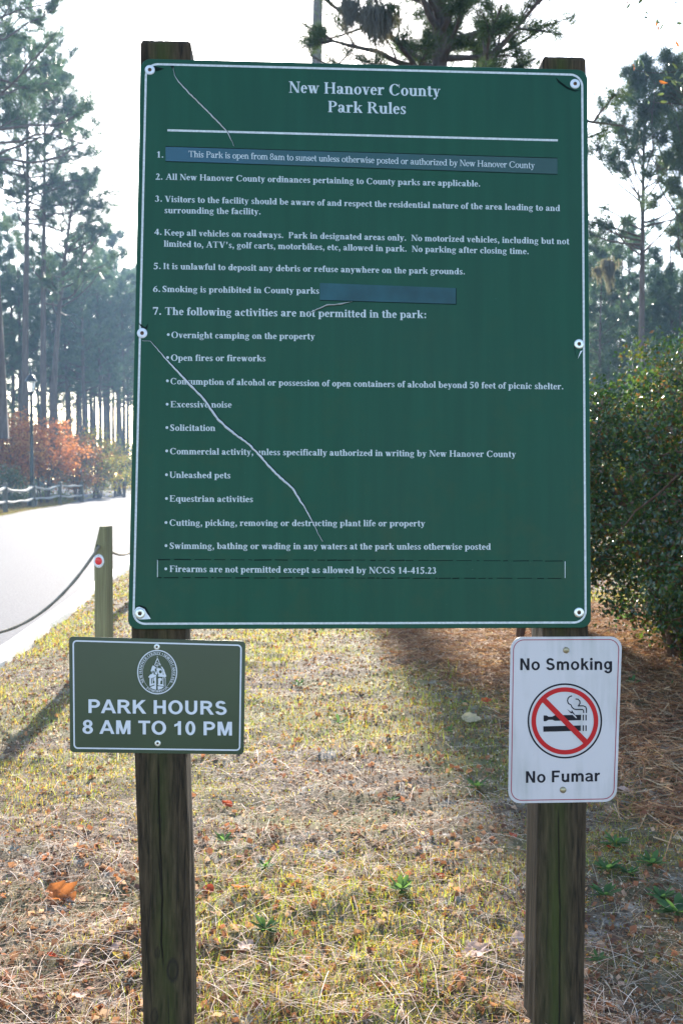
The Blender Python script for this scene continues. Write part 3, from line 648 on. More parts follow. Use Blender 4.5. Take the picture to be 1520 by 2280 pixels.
crease([c2(q) for q in [(1100, 158), (1140, 140), (1210, 108), (1280, 103), (1370, 85)]], 2.4)
# gouges round the fixings
sc_d = [[(343, 146), (350, 149), (366, 153), (352, 158), (343, 158)], [(379, 146), (388, 146), (385, 154)], [(1236, 172), (1242, 184), (1262, 198), (1280, 204), (1292, 200), (1280, 201), (1262, 193), (1246, 181)],
        [(308, 718), (314, 727), (321, 733), (328, 732), (330, 720), (324, 729)], [(1278, 762), (1284, 752), (1280, 758), (1277, 772), (1279, 786), (1283, 799), (1280, 786)],
        [(300, 1352), (312, 1347), (325, 1352), (333, 1366), (336, 1376), (329, 1368), (322, 1356), (311, 1351)]]
for g_ in sc_d: px_flat('gouge', [g_], .0007, M_dark, board)
for g_ in [[(1285, 800), (1291, 782), (1296, 780), (1290, 790)], [(297, 1364), (304, 1353), (312, 1350), (324, 1356), (331, 1370), (336, 1378), (322, 1379), (310, 1379), (302, 1374)], [(344, 148), (366, 153), (352, 152)]]: px_flat('bare_patch', [g_], .0004, M_crease, board)
def screw(parent, x, y, r_px, n=0.0, base=0.0, wmat=None, hole=.0):
    u, v = loc2(x, y, base); r = r_px * 2.75 / F
    m = MB(); m.lathe([(r * .30, .0), (r * .30, .0018), (r * .42, .0024), (r * .85, .0022), (r, .0012), (r, -.0002)], 24)
    M = Matrix(((1, 0, 0, u), (0, 0, -1, -base), (0, 1, 0, v), (0, 0, 0, 1)))
    wsh = m.build('washer', wmat or M_steel, parent, True, M=M)
    m = MB(); m.lathe([(0, .0046), (r * .12, .0044), (r * .26, .0040), (r * .38, .0026), (r * .38, .0012)], 16)
    m.build('screw', M_rust, wsh, True, M=M)
    m = MB()
    for a in (0.4, 0.4 + math.pi / 2):
        R_ = np.array([[math.cos(a), -math.sin(a), 0], [math.sin(a), math.cos(a), 0], [0, 0, 1]]); m.box((0, 0, .0046), (r * .42, r * .09, .0006), R_)
    m.build('screw_slot', M_dark, wsh, M=M)
M_zinc = plain('bright_washer', (.60, .60, .64), .5, .2, scale=60)
for x, y in [(334, 156), (1279, 187), (317, 742)]: screw(board, x, y, 11.2, wmat=M_zinc)
for x, y in [(1288, 766), (312, 1366), (1288, 1364)]: screw(board, x, y, 11.2)

# ------------------------------------------------------------ hours sign
PB = -.012                       # front face of the posts
hours = frame_root('hours_sign', label='small dark green sign reading park hours 8 AM to 10 PM on the left post', cat='sign')
QH = [(154, 1417), (546.5, 1427.5), (543, 1680), (156.5, 1675)]
plate('panel', rrect_quad(QH, 0, 9), PB, PB + .0022, M_hours, hours, .0005)
px_flat('border_line', band(rrect_quad(QH, 9.5, 8), 3.2, True), .0027, M_hwhite, hours, base=PB)
h4 = lambda p: (130 + p[0] / 3.378, 1390 + p[1] / 3.378)
sans_text("PARK HOURS", 228, 667, 1266, 681, 103, hours, .0027, PB, M_hwhite, .15, conv=h4)
sans_text("8 AM TO 10 PM", 183, 822, 1306, 837, 103, hours, .0027, PB, M_hwhite, .15, conv=h4)
for x, y in [(742, 170), (748, 895)]: screw(hours, *h4((x, y)), 6.6, base=PB + .0023)
e5 = lambda p: (290 + p[0] / 12.667, 1440 + p[1] / 12.667)
em = px_flat('emblem', band(ell(765, 715, 548, 612, 72), 30, True) + band(ell(765, 735, 412, 512, 60), 7, True), .0027, M_hwhite, hours, conv=e5, base=PB)
tower = [[(770, 255), (782, 300), (757, 300)], [(757, 330), (780, 320), (830, 440), (815, 450), (775, 350), (725, 450), (712, 440)],
  [(712, 440), (730, 445), (705, 530), (688, 525)], [(825, 440), (840, 460), (870, 525), (840, 520)], [(740, 440), (835, 470), (830, 482), (738, 455)], [(715, 520), (850, 500), (855, 515), (715, 535)],
  [(755, 500), (770, 500), (775, 600), (758, 600)], [(620, 560), (650, 525), (700, 560), (740, 600), (700, 620), (640, 700), (580, 690)], [(860, 560), (900, 560), (960, 650), (975, 700), (930, 690), (900, 620)],
  [(740, 620), (800, 600), (880, 620), (925, 700), (925, 790), (880, 800), (800, 790), (765, 700)] , [(620, 700), (660, 650), (705, 640), (690, 720), (660, 770), (620, 780)],
  [(700, 760), (740, 670), (770, 770), (740, 790)], [(570, 780), (640, 770), (740, 800), (735, 840), (600, 890), (510, 860)], [(790, 800), (940, 790), (1025, 830), (990, 860), (930, 850), (790, 840)],
  [(930, 700), (970, 690), (1020, 830), (950, 800)], [(550, 880), (595, 890), (595, 1040), (550, 1100)], [(620, 900), (645, 890), (640, 1050), (620, 1050)],
  [(665, 880), (735, 850), (735, 1200), (690, 1190), (690, 960), (665, 960)], [(550, 1050), (690, 1030), (700, 1060), (560, 1110)], [(560, 1140), (700, 1090), (735, 1100), (735, 1215), (640, 1190)],
  [(790, 900), (830, 880), (890, 890), (900, 950), (860, 960), (850, 1050), (795, 1050)], [(920, 860), (940, 860), (940, 1070), (915, 1070)], [(960, 870), (1000, 870), (1000, 885), (960, 885)], [(985, 880), (1000, 880), (1000, 1130), (985, 1135)],
  [(780, 1050), (940, 1060), (955, 1110), (790, 1090)], [(780, 1110), (960, 1130), (880, 1190), (785, 1215)]]
px_flat('tower_drawing', tower, .0028, M_hwhite, em, conv=e5, base=PB)
px_flat('tower_face', [ell(855, 705, 42, 46, 16), ell(652, 712, 22, 42, 14), [(650, 980), (685, 965), (685, 1030), (650, 1030)]], .0032, M_hours, em, conv=e5, base=PB)
def ring_text(txt, a0, a1, rx, ry, size, flip=False):
    adv = [GA[c] for c in txt]; tot = sum(adv); x = 0; V2 = []; T = []
    for c, w_ in zip(txt, adv):
        k = (x + w_ / 2) / tot; a = math.radians(a0 + (a1 - a0) * k); cx, cy = 765 + rx * math.cos(a), 715 - ry * math.sin(a)
        up = np.array([math.cos(a), -math.sin(a)]) * (-1 if flip else 1); ri = np.array([-up[1], up[0]])
        v, t = gl(c, .14)
        if len(v):
            T += [tuple(i + len(V2) for i in f) for f in t]
            for p_ in v: q = np.array([cx, cy]) + ri * (p_[0] - w_ / 2) * size * .92 + up * (p_[1] - .34) * size; V2.append(loc2(*e5(q), PB + .0027))
        x += w_
    flat('lettering', np.array(V2), T, PB + .0027, M_hwhite, em)
ring_text("NEW HANOVER COUNTY", 214, 78, 472, 535, 112)
ring_text("NORTH CAROLINA", 66, -34, 472, 535, 112)
ring_text("ESTABLISHED 1729", 233, 307, 465, 545, 84, True)
for g_ in (ell(915, 203, 16, 16, 10), ell(475, 1165, 12, 12, 8), ell(1070, 1150, 12, 12, 8)): px_flat('emblem_dot', [g_], .0027, M_hwhite, em, conv=e5, base=PB)

# ------------------------------------------------------------ no smoking sign
ns = frame_root('no_smoking_sign', label='white metal no smoking sign with red barred circle on the right post', cat='sign')
n5 = lambda p: (1110 + p[0] / 5.067, 1390 + p[1] / 5.067)
QN = [n5(p) for p in [(132, 143), (1389, 137), (1326, 2003), (103, 2022)]]
plate('panel', rrect_quad(QN, 0, 27), PB, PB + .0020, M_nswhite, ns, .0005)
px_flat('border_line', band(rrect_quad(QN, 6.7, 23), 1.9, True), .0025, M_redline, ns, base=PB)
sans_text("No Smoking", 240, 518, 1275, 514, 134, ns, .0025, PB, M_black, .15, conv=n5)
sans_text("No Fumar", 304, 1790, 1140, 1771, 132, ns, .0025, PB, M_black, .15, conv=n5)
px_flat('black_ring', band(ell(743, 1090, 411, 415, 80), 19, True), .0025, M_black, ns, conv=n5, base=PB)
cig = [[(503, 1028), (535, 1028), (560, 1043), (600, 1042), (630, 1026), (925, 1021), (925, 1082), (630, 1090), (605, 1078), (560, 1078), (530, 1094), (503, 1094)],
       [(500, 1151), (922, 1141), (922, 1203), (500, 1213)]]
for x in (943, 974):
    cig += [[(x, 1020), (x + 14, 1020), (x + 14, 1085), (x, 1085)], [(x, 1140), (x + 14, 1140), (x + 14, 1203), (x, 1204)]]
cig += band([(824, 808), (797, 815), (778, 835), (772, 862), (782, 893), (812, 910), (822, 935), (845, 955), (870, 961), (945, 962), (953, 972), (955, 1000)], 13)
cig += band([(862, 843), (890, 845), (910, 865), (914, 890), (900, 912), (888, 921), (950, 920), (978, 932), (985, 955), (985, 1000)], 13)
px_flat('pictogram', cig, .0025, M_black, ns, conv=n5, base=PB)
px_flat('spark', [[(790, 985), (812, 985), (818, 965), (880, 1060), (865, 1058), (822, 1012), (808, 1014)]], .0027, M_nswhite, ns, conv=n5, base=PB)
px_flat('spark', [[(765, 955), (815, 990), (820, 968), (872, 1040), (826, 1003), (812, 1006)]], .0029, M_black, ns, conv=n5, base=PB)
px_flat('red_ring', band(ell(743, 1090, 351, 354, 80), 51, True) + band([(500, 845), (985, 1335)], 62), .0031, M_redp, ns, conv=n5, base=PB)
M_brass = plain('dull_bolt', (.36, .29, .18), .45, .7, scale=150)
for x, y in [(757, 292), (722, 1868)]:
    u, v = loc2(*n5((x, y)), PB + .002); r = 7.0 * 2.78 / F; m = MB()
    m.lathe([(0, .0048), (r * .5, .0042), (r * .85, .0026), (r, .0006), (r, -.0002)], 20)
    m.build('bolt', M_brass, ns, True, M=Matrix(((1, 0, 0, u), (0, 0, -1, -(PB + .002)), (0, 1, 0, v), (0, 0, 0, 1))))

# ------------------------------------------------------------ big posts
def big_post(name, edges, top_px, label, cracks, knots, algae_c, seed):
    """edges: list of (y_px, x_left_px, x_right_px) of the front face"""
    r = np.random.default_rng(seed)
    E = []
    for y, xl, xr in edges:
        ul, vl = loc2(xl, y, PB); ur, vr = loc2(xr, y, PB); E.append(((vl + vr) / 2, ul, ur))
    E.sort(); ev = np.array(E)
    root_uv_bottom = None
    # bottom where z = -.25
    vb = (-.25 - O0.z + NN.z * .012) / VV.z
    vt = loc2((edges[0][1] + edges[0][2]) / 2, top_px, PB)[1]
    nv = 420; v = np.linspace(vb, vt - .012, nv)
    ul = np.interp(v, ev[:, 0], ev[:, 1]); ur = np.interp(v, ev[:, 0], ev[:, 2]); dep = .14
    nf = 84; tt = np.linspace(0, 1, nf)
    # perimeter: front (nf), right side (10), back (6), left side (10)
    def ring(ulv, urv, vv, sh=0.0):
        w_ = urv - ulv; bev = .006
        fx = ulv + w_ * tt; fy = np.zeros(nf)
        ed = np.minimum(tt, 1 - tt) * w_; fy = np.where(ed < bev, bev * (1 - np.sqrt(np.clip(1 - (1 - ed / bev) ** 2, 0, 1))), 0)
        sy = np.linspace(.012, dep - .006, 10)
        X = np.concatenate([fx, np.full(10, urv), np.linspace(urv - .004, ulv + .004, 6), np.full(10, ulv)])
        Y = np.concatenate([fy, sy, np.full(6, dep), sy[::-1]])
        return X, Y
    Vv = []; colr = []
    for i in range(nv):
        X, Y = ring(ul[i], ur[i], v[i])
        X = X + .0007 * noise2(np.array([0.0]), np.array([v[i] * 9]), seed, 1)[0]
        Vv.append(np.stack([X, Y, np.full(len(X), v[i])], -1))
    Vv = np.array(Vv); k = Vv.shape[1]
    A = np.zeros((nv, k)); Kn = np.zeros((nv, k))
    fu = Vv[:, :nf, 0]; fv = Vv[:, :nf, 2]
    al = np.exp(-((tt[None, :] - algae_c) / .23) ** 2) * (.75 + .35 * noise2(fu * 6, fv * 1.2, seed + 1, 3)) ; A[:, :nf] = np.clip(al, 0, 1)
    D = .0006 * noise2(fu * 8, fv * .5, seed + 2, 9, 3)
    for pts, wid, dp in cracks:
        P = np.array([loc2(x, y, PB) for x, y in pts]); o = np.argsort(P[:, 1]); cu = np.interp(fv, P[o, 1], P[o, 0]) + .0012 * noise2(fv * 30, fv * 0, seed + 5, 1, 3)
        m = (fv > P[:, 1].min()) & (fv < P[:, 1].max()); en = np.clip(np.minimum(fv - P[:, 1].min(), P[:, 1].max() - fv) / .05, 0, 1)
        g = np.exp(-((fu - cu) / wid) ** 2) * m * en; g = np.exp(-((fu - cu) / (wid * 1.5)) ** 2) * m * en; D += dp * g; Kn[:, :nf] = np.maximum(Kn[:, :nf], np.clip(g * 1.5, 0, 1))
    for x, y, rr_ in knots:
        P = loc2(x, y, PB); R2 = np.sqrt(((fu - P[0]) / 1.0) ** 2 + ((fv - P[1]) / 1.9) ** 2); q = rr_ * 2.75 / F
        ringy = np.exp(-((R2 - q) / (q * .22)) ** 2); inn = np.exp(-(R2 / (q * .75)) ** 2)
        D += .0012 * ringy - .0008 * inn; Kn[:, :nf] = np.maximum(Kn[:, :nf], np.clip(.9 * ringy + .55 * inn, 0, 1))
    Vv[:, :nf, 1] += np.where((tt > .03) & (tt < .97), D, 0)
    Vv[:, nf:, 0] += .0012 * noise2(Vv[:, nf:, 1] * 10, Vv[:, nf:, 2] * .8, seed + 7, 12, 3) * .5
    i = np.arange(nv - 1)[:, None] * k; j = np.arange(k)[None, :]; j2 = (j + 1) % k
    q = np.stack([i + j, i + j2, i + k + j2, i + k + j], -1).reshape(-1, 4)
    # weathered, domed end
    last = Vv[-1]; cx = last[:, 0].mean() * 0 + (ul[-1] + ur[-1]) / 2; cap = []
    for s_, h_ in ((.965, .006), (.90, .0105), (.72, .0135), (.4, .015), (.08, .016)):
        L = last.copy(); L[:, 0] = cx + (L[:, 0] - cx) * s_; L[:, 1] = .07 + (L[:, 1] - .07) * s_; L[:, 2] += h_ + r.normal(0, .0007, k); cap.append(L)
    V = np.concatenate([Vv.reshape(-1, 3)] + cap); qs = [q]
    for c_ in range(5):
        a = (nv - 1 + c_) * k; jj = np.arange(k); qs.append(np.stack([a + jj, a + (jj + 1) % k, a + k + (jj + 1) % k, a + k + jj], -1))
    V[:, 1] += -PB
    col = np.zeros((len(V), 3)); col[:nv * k, 0] = A.ravel(); col[:nv * k, 1] = Kn.ravel()
    # origin at the base of the post on the ground
    base = (FR @ Vector(((ul[0] + ur[0]) / 2, .08, (0 - O0.z) / VV.z)))
    M = FR; W = V @ np.array(M.to_3x3()).T + np.array(M.translation) - np.array(base)
    o = mesh_np(name, W, [np.concatenate(qs)], M_post, None, col, smooth=True); o.location = base
    # keep flat faces crisp
    tag(o, label, 'post', 'square timber posts carrying the signs')
    return o
big_post('wooden_post', [(88, 313, 426), (130, 312, 425), (1405, 292, 413), (1690, 300, 413), (1950, 309, 422), (2280, 319, 427), (2600, 328, 436)], 87,
         'weathered square timber post with a long split, under the park hours sign',
         [([(352, 1680), (357, 1900), (361, 2000), (359, 2100), (366, 2170)], .0011, .006), ([(350, 1880), (356, 1950), (358, 2000)], .001, .005),
          ([(314, 1840), (315, 1890)], .0016, .005), ([(337, 1960), (333, 2040), (327, 2100), (335, 2190), (340, 2260)], .0006, .002),
          ([(412, 1900), (410, 2000), (405, 2060), (411, 2150), (408, 2250)], .0006, .003), ([(395, 1700), (398, 1850), (392, 2050)], .0005, .0012), ([(330, 1690), (332, 1860), (330, 1960)], .0005, .0015),
          ([(383, 96), (381, 128)], .001, .004), ([(345, 92), (347, 130)], .0006, .002), ([(375, 2200), (377, 2300), (374, 2380)], .0006, .002)],
         [(356, 1827, 4), (351, 2122, 5), (385, 2160, 11), (344, 2263, 7)], .46, 21)
big_post('wooden_post', [(122, 1208, 1304), (160, 1208, 1305), (1405, 1208, 1309), (1800, 1198, 1306), (2280, 1190, 1299), (2600, 1183, 1293)], 123,
         'weathered square timber post with a straight split, under the no smoking sign',
         [([(1242, 1790), (1244, 1950), (1246, 2080), (1245, 2280), (1244, 2350)], .0009, .005), ([(1216, 1950), (1218, 2020), (1215, 2150)], .0005, .0015), ([(1284, 1850), (1286, 2100), (1281, 2270)], .0005, .0015),
          ([(1216, 130), (1218, 158)], .0015, .006), ([(1235, 128), (1236, 158)], .0007, .003), ([(1262, 1990), (1261, 2200)], .0004, .001)],
         [(1282, 2070, 3)], .36, 22)

# ------------------------------------------------------------ rope and reflector posts
def small_post(x, y, label, refl):
    rt = empty('reflector_post' if refl else 'rope_post', (x, y, 0), math.radians(-14), label=label, cat='post', group='rope barrier posts along the road')
    m = MB(); w_ = .052; H = 1.07
    # square post with one slanted upper corner, bevelled by hand
    prof = [(-w_ - .001, -.2), (w_, -.2), (w_, H), (-.004, H - .002), (-w_ - .001, H - .185)]
    A = [(a, -w_, b) for a, b in prof]; B = [(a, w_, b) for a, b in prof]
    nb = .004; Af = [(a * .93, -w_ - nb, b if b < 0 else b - nb) for a, b in prof]
    k = 5; m.add(Af + A + B, ng=[0, 1, 2, 3, 4]); m.v[-1]; m.add(Af + A + B, q=[[j, k + j, k + (j + 1) % k, (j + 1) % k] for j in range(k)] + [[k + j, 2 * k + j, 2 * k + (j + 1) % k, k + (j + 1) % k] for j in range(k)])
    m.add(B, ng=[4, 3, 2, 1, 0])
    o = m.build('post_body', M_smallpost, rt)
    if refl:
        R = Matrix(((1, 0, 0, -.012), (0, 0, -1, -w_ - nb), (0, 1, 0, .80), (0, 0, 0, 1)))
        m = MB(); m.lathe([(0, .004), (.030, .004), (.034, .006), (.0435, .004), (.045, 0)], 28)
        m.v = [v * np.array([1, 1.18, 1]) for v in m.v]
        d = m.build('reflector', M_rwhite, rt, True, M=R)
        m = MB(); m.lathe([(0, .012), (.018, .011), (.028, .008), (.031, .004)], 24); m.build('red_lens', M_rlens, d, True, M=R)
        for yy_ in (.045, -.045):
            m = MB(); m.lathe([(0, .006), (.003, .006), (.003, .003)], 8, (0, yy_, 0)); m.build('rivet', M_dark, d, M=R)
    m = MB(); m.lathe([(0, .002), (.012, .002), (.013, .0)], 14)
    m.build('rope_hole', M_dark, rt, M=Matrix(((1, 0, 0, -.02), (0, 0, -1, -w_ - nb), (0, 1, 0, H - .155), (0, 0, 0, 1))))
    return rt
M_rwhite = plain('reflector_rim', (.75, .72, .74), .4)
M_rlens = plain('red_lens', (.85, .03, .03), .15, var=.25, scale=120)
g0 = Vector((-1.86, 8.07, 0))
small_post(g0.x, g0.y, 'square rope post with slanted top and round red reflector beside the road', True)
g1 = Vector((-2.55, 5.35, 0)); g2 = Vector((-2.45, 13.2, 0))
small_post(g1.x, g1.y, 'square rope post standing left of the red reflector post', False)
small_post(g2.x, g2.y, 'square rope post farther up the road behind the green board', False)
def hang(a, b, sag, n=40):
    t = np.linspace(0, 1, n)[:, None]; P = np.array(a) * (1 - t) + np.array(b) * t; P[:, 2] -= (4 * sag * t * (1 - t))[:, 0]; return P
m = MB(); hz = .915
A1 = hang((g1.x, g1.y, hz), (g0.x - .02, g0.y - .06, hz), .47); A2 = hang((g0.x, g0.y, hz), (g2.x, g2.y, hz), .22)
for P in (A1, A2):
    R = .0115 + .0012 * np.sin(np.arange(len(P)) * 2.1); m.tube(P, R, 8)
m.build('rope', plain('old_rope', (.22, .18, .13), .95, var=.4, scale=70, bump=.8), None, True)
tag(bpy.data.objects['rope'], 'worn grey rope sagging between the reflector posts along the road', 'rope')

# ------------------------------------------------------------ split rail fence, bollards, lamp
M_fence = barkmat('fence_wood', (.06, .055, .045), (.17, .15, .12), 20, 3, .4)
M_rail = barkmat('weathered_rail', (.20, .19, .17), (.42, .40, .37), 20, 3, .3)
fpts = [on_ground(13, 1142), on_ground(75, 1130), on_ground(134, 1124), on_ground(183, 1118)]
d0 = fpts[0] - fpts[1]; fpts = [fpts[0] + d0 * 1.0] + fpts
froot = empty('split_rail_fence', fpts[0], label='weathered split rail fence with sagging rails across the road', cat='fence')
F0 = np.array(fpts[0])
for i, pnt in enumerate(fpts):
    m = MB(); H = 1.22; r = .10
    m.lathe([(r, -.25), (r, H - .05), (r * .8, H), (0, H + .01)], 9, np.array(pnt) - F0); m.build('post', M_fence, froot)
for i in range(len(fpts) - 1):
    for hgt, sg in ((1.02, .16 if i < 3 else .04), (.45, .05)):
        a = np.array(fpts[i]) + (0, 0, hgt); b2 = np.array(fpts[i + 1]) + (0, 0, hgt + .03 * (-1) ** i)
        P = hang(a - F0, b2 - F0, sg, 14); P[:, 2] += .02 * np.sin(np.arange(14) * .9 + i * 2 + hgt)
        R = .055 + .012 * np.sin(np.arange(14) * .7 + i); m = MB(); m.tube(P, R, 8); m.build('rail', M_rail, froot, True)
for px, py, lb in ((257, 1107, 'dark round post left of two standing at the path beyond the road'), (277, 1107, 'dark round post right of two standing at the path, next to the board edge')):
    g = on_ground(px, py); rt = empty('bollard', g, label=lb, cat='bollard', group='posts at the path')
    m = MB(); m.lathe([(.11, -.2), (.11, 1.25), (.09, 1.3), (0, 1.31)], 10); m.build('post_body', M_bark, rt)
M_iron = plain('black_iron', (.012, .016, .018), .4, .3)
lp = at(72, 1075, 51.5); lroot = empty('lamp_post', (lp.x, lp.y, 0), label='tall black lamp post with glass lantern above the orange shrubs', cat='street lamp')
m = MB(); m.lathe([(.24, -.1), (.24, .35), (.17, .45), (.14, .9), (.10, 1.0)], 14); m.build('base', M_iron, lroot, True)
m = MB(); m.lathe([(.11, .9), (.09, 3), (.075, 5.55), (.12, 5.6), (.16, 5.7)], 12); m.build('pole', M_iron, lroot, True)
mg, nt, b, o = newmat('lamp_glass'); b.inputs['Base Color'].default_value = (.9, .88, .82, 1); b.inputs['Transmission Weight'].default_value = .6; b.inputs['Roughness'].default_value = .3
m = MB(); m.lathe([(.15, 5.7), (.23, 6.2), (.21, 6.25)], 8); ln = m.build('lantern_glass', mg, lroot)
m = MB()
for k in range(8):
    a = k * math.pi / 4; m.tube([(.155 * math.cos(a), .155 * math.sin(a), 5.69), (.235 * math.cos(a), .235 * math.sin(a), 6.22)], .012, 5)
m.build('lantern_bars', M_iron, ln)
m = MB(); m.lathe([(.29, 6.2), (.27, 6.3), (.14, 6.5), (.06, 6.55), (.05, 6.65), (.02, 6.8), (0, 6.82)], 14); m.build('lantern_cap', M_iron, lroot, True)

# ------------------------------------------------------------ pine trees
def needles(C, D, L, W, n, rng, spread=1.0):
    """tufts at C pointing along D: n thin triangles each"""
    C = np.repeat(C, n, 0); D = np.repeat(D, n, 0); k = len(C)
    d = rng.normal(size=(k, 3)) * spread + D * 1.1; d[:, 2] += .25; d /= np.linalg.norm(d, axis=1, keepdims=True)
    l = (L if np.isscalar(L) else np.repeat(L, n)) * rng.uniform(.6, 1.15, k)
    s = np.cross(d, rng.normal(size=(k, 3))); s /= np.linalg.norm(s, axis=1, keepdims=True) + 1e-9
    c0 = C + rng.normal(size=(k, 3)) * (l * .15)[:, None]
    sd = s * (W * rng.uniform(.6, 1.3, k))[:, None] / 2
    V = np.stack([c0 - sd, c0 + sd, c0 + d * l[:, None]], 1).reshape(-1, 3)
    return V, np.arange(3 * k).reshape(-1, 3)
def pine(name_t, seed, H, crown0, spread, nbr, ntuft, nneed, L, W, r0, label, cat='pine tree', lean=0.0, group=None, bare=4, col=((.035, .06, .022), (.085, .11, .035)), up=.35, subs=4, taper=.82):
    rng = np.random.default_rng(seed); root = empty('pine_tree', (0, 0, 0), label=label, cat=cat, group=group)
    n = 16; z = np.linspace(-.3, H, n); ph = rng.uniform(0, 6, 2)
    ax = lean * (z / H) ** 1.2 * H + .012 * H * np.sin(z / H * 4 + ph[0]) * (z / H); ay = .012 * H * np.sin(z / H * 3.4 + ph[1]) * (z / H)
    R = r0 * (1 - taper * np.clip(z / H, 0, 1) ** 1.1) * (1 + .25 * np.exp(-np.clip(z, 0, 9) / .5))
    m = MB(); m.tube(np.stack([ax, ay, z], -1), R, 10)
    TC = []; TD = []
    for b_ in range(nbr):
        t = crown0 + (1 - crown0) * (b_ + rng.uniform(0, 1)) / nbr; zb = t * H
        k_ = (t - crown0) / (1 - crown0); ln = spread * (1 - .62 * k_ ** 1.4) * rng.uniform(.55, 1.15)
        if b_ < bare: ln *= rng.uniform(.3, .8)
        a = rng.uniform(0, math.tau); el = up + .5 * k_ + rng.normal(0, .18)
        p = np.array([np.interp(zb, z, ax), np.interp(zb, z, ay), zb]); P = [p]; d = np.array([math.cos(a) * math.cos(el), math.sin(a) * math.cos(el), math.sin(el)])
        ns = 6
        for s_ in range(ns):
            d = d + rng.normal(0, .16, 3) + np.array([0, 0, .07]); d /= np.linalg.norm(d); P.append(P[-1] + d * ln / ns)
        P = np.array(P); rb = r0 * .30 * (1 - .6 * k_); m.tube(P, rb * np.linspace(1, .22, ns + 1), 5, cap=False)
        if b_ < bare and rng.random() < .7: continue
        for sb in range(subs):
            i0 = rng.integers(2, ns); q = P[i0]; dd = (P[i0 + 1] - P[i0]); dd /= np.linalg.norm(dd); dd = dd + rng.normal(0, .6, 3) + np.array([0, 0, .2]); dd /= np.linalg.norm(dd)
            l2 = ln * rng.uniform(.18, .42); SP = [q]
            for s_ in range(4): dd = dd + rng.normal(0, .2, 3); dd /= np.linalg.norm(dd); SP.append(SP[-1] + dd * l2 / 4)
            SP = np.array(SP); m.tube(SP, rb * .35 * np.linspace(1, .3, 5), 4, cap=False)
            for u in range(max(1, ntuft // subs)):
                f = rng.uniform(1.3, 4); i1 = int(min(f, 3)); c = SP[i1] + (SP[i1 + 1] - SP[i1]) * (f - i1)
                TC.append(c + rng.normal(0, .15 * L, 3)); TD.append(dd)
    t_ = m.build('trunk', M_bark, root, True)
    TC = np.array(TC); TD = np.array(TD)
    V, T = needles(TC, TD, L, W, nneed, rng)
    c0, c1 = np.array(col[0]), np.array(col[1]); k = rng.beta(1.5, 2, len(TC)); kk = np.repeat(k, nneed * 3)[:, None]
    cc = c0 * (1 - kk) + c1 * kk; cc = cc * rng.uniform(.8, 1.25, (len(TC) * nneed, 1)).repeat(3, 0)
    mesh_np('crown', V, T, M_needle, root, cc)
    return root
def place(o, x, y, rz, s=1.0, label=None, group=None):
    o.location = (x, y, float(gz(x, y))); o.rotation_euler = (0, 0, rz); o.scale = (s, s, s)
    if label: o['label'] = label
    if group: o['group'] = group
def px_x(px, d): return (px - 760) / F * d

G = 'tall pines of the wood across the road'
NC = ((.022, .056, .034), (.11, .155, .075))
nearp = [pine('p', 100 + i, 26 + i, .60 + .04 * i, 5.4, 46, 40, 15, .46, .036, .25, '', group=G, up=.12, subs=6, col=NC) for i in range(2)]
protos = [pine('p', 120 + i, 20 + i * 1.2, .40 + .05 * (i % 2), 4.6, 46, 30, 14, .48, .038, .22, '', group=G, up=.12, subs=5, col=NC) for i in range(3)]
low = [pine('p', 140 + i, 13 + i * 2, .14, 3.8, 48, 26, 14, .46, .042, .14, '', group='young pines under the tall wood', up=.1, subs=5, col=NC) for i in range(2)]
KIND = {'n': nearp, 'p': protos, 'l': low}
used = set()
def put(kind, idx, x, y, rz, s, label, group):
    src = KIND[kind][idx]
    if (kind, idx) in used: o = copy_tree(src)
    else: o = src; used.add((kind, idx))
    place(o, x, y, rz, s, label, group); return o
for px, d, i, s, rz, lb in [(60, 58, 0, .98, 0.3, 'straight bare pine trunk directly behind the lamp post'), (100, 60, 1, .93, 2.2, 'straight bare pine trunk right of the lamp post, in front of a leaning one'),
         (-52, 47, 0, 1.0, 4.0, 'pine left of the frame edge whose crown reaches over the road'), (-150, 52, 1, 1.0, 5.0, 'tall pine well left of the frame behind the fence')]: put('n', i, px_x(px, d), d, rz, s, lb, G)
o = pine('p', 165, 24, .56, 5.6, 40, 44, 15, .42, .030, .24, 'near pine at the far left edge whose crown fills the upper left corner', lean=-.02, group=G, up=.15, subs=6, col=NC); place(o, px_x(12, 40), 40, 0)
o = pine('p', 160, 19, .58, 5.0, 40, 40, 15, .46, .036, .24, 'leaning pine crossing behind the straight trunk right of the lamp post', lean=.075, group=G, up=.15, subs=6, col=NC); place(o, px_x(111, 62), 62, 0)
rf = random.Random(9)
side = lambda px: 'left of the frame' if px < 0 else 'left of the lamp post' if px < 62 else 'just right of the lamp post' if px < 150 else 'above the red brown trees' if px < 215 else 'above the yellow green tree' if px < 286 else 'hidden behind the board'
for px, d in [(150, 82), (172, 90), (190, 78), (203, 96), (224, 84), (236, 104), (246, 90), (262, 99), (276, 92), (30, 80), (52, 92), (128, 99), (160, 108), (182, 116), (214, 110), (255, 116), (285, 106), (-20, 76), (-60, 70), (-5, 95), (90, 104), (310, 118), (335, 108), (-110, 65), (-130, 80), (360, 125), (115, 84), (45, 78), (240, 120), (270, 124), (195, 122)]:
    put('p', rf.randrange(3), px_x(px, d), d, rf.uniform(0, 6), rf.uniform(.9, 1.05) * (d / 95) ** .6, ('slim pine deep in the wood, ' if d > 100 else 'mid distance pine of the wood, ') + side(px), G)
for px, d in [(8, 72), (-30, 66), (46, 90), (150, 110), (130, 88), (205, 118), (-80, 70)]:
    put('l', rf.randrange(2), px_x(px, d), d, rf.uniform(0, 6), rf.uniform(.5, .75), 'young pine with low branches ' + side(px), 'young pines under the tall wood')
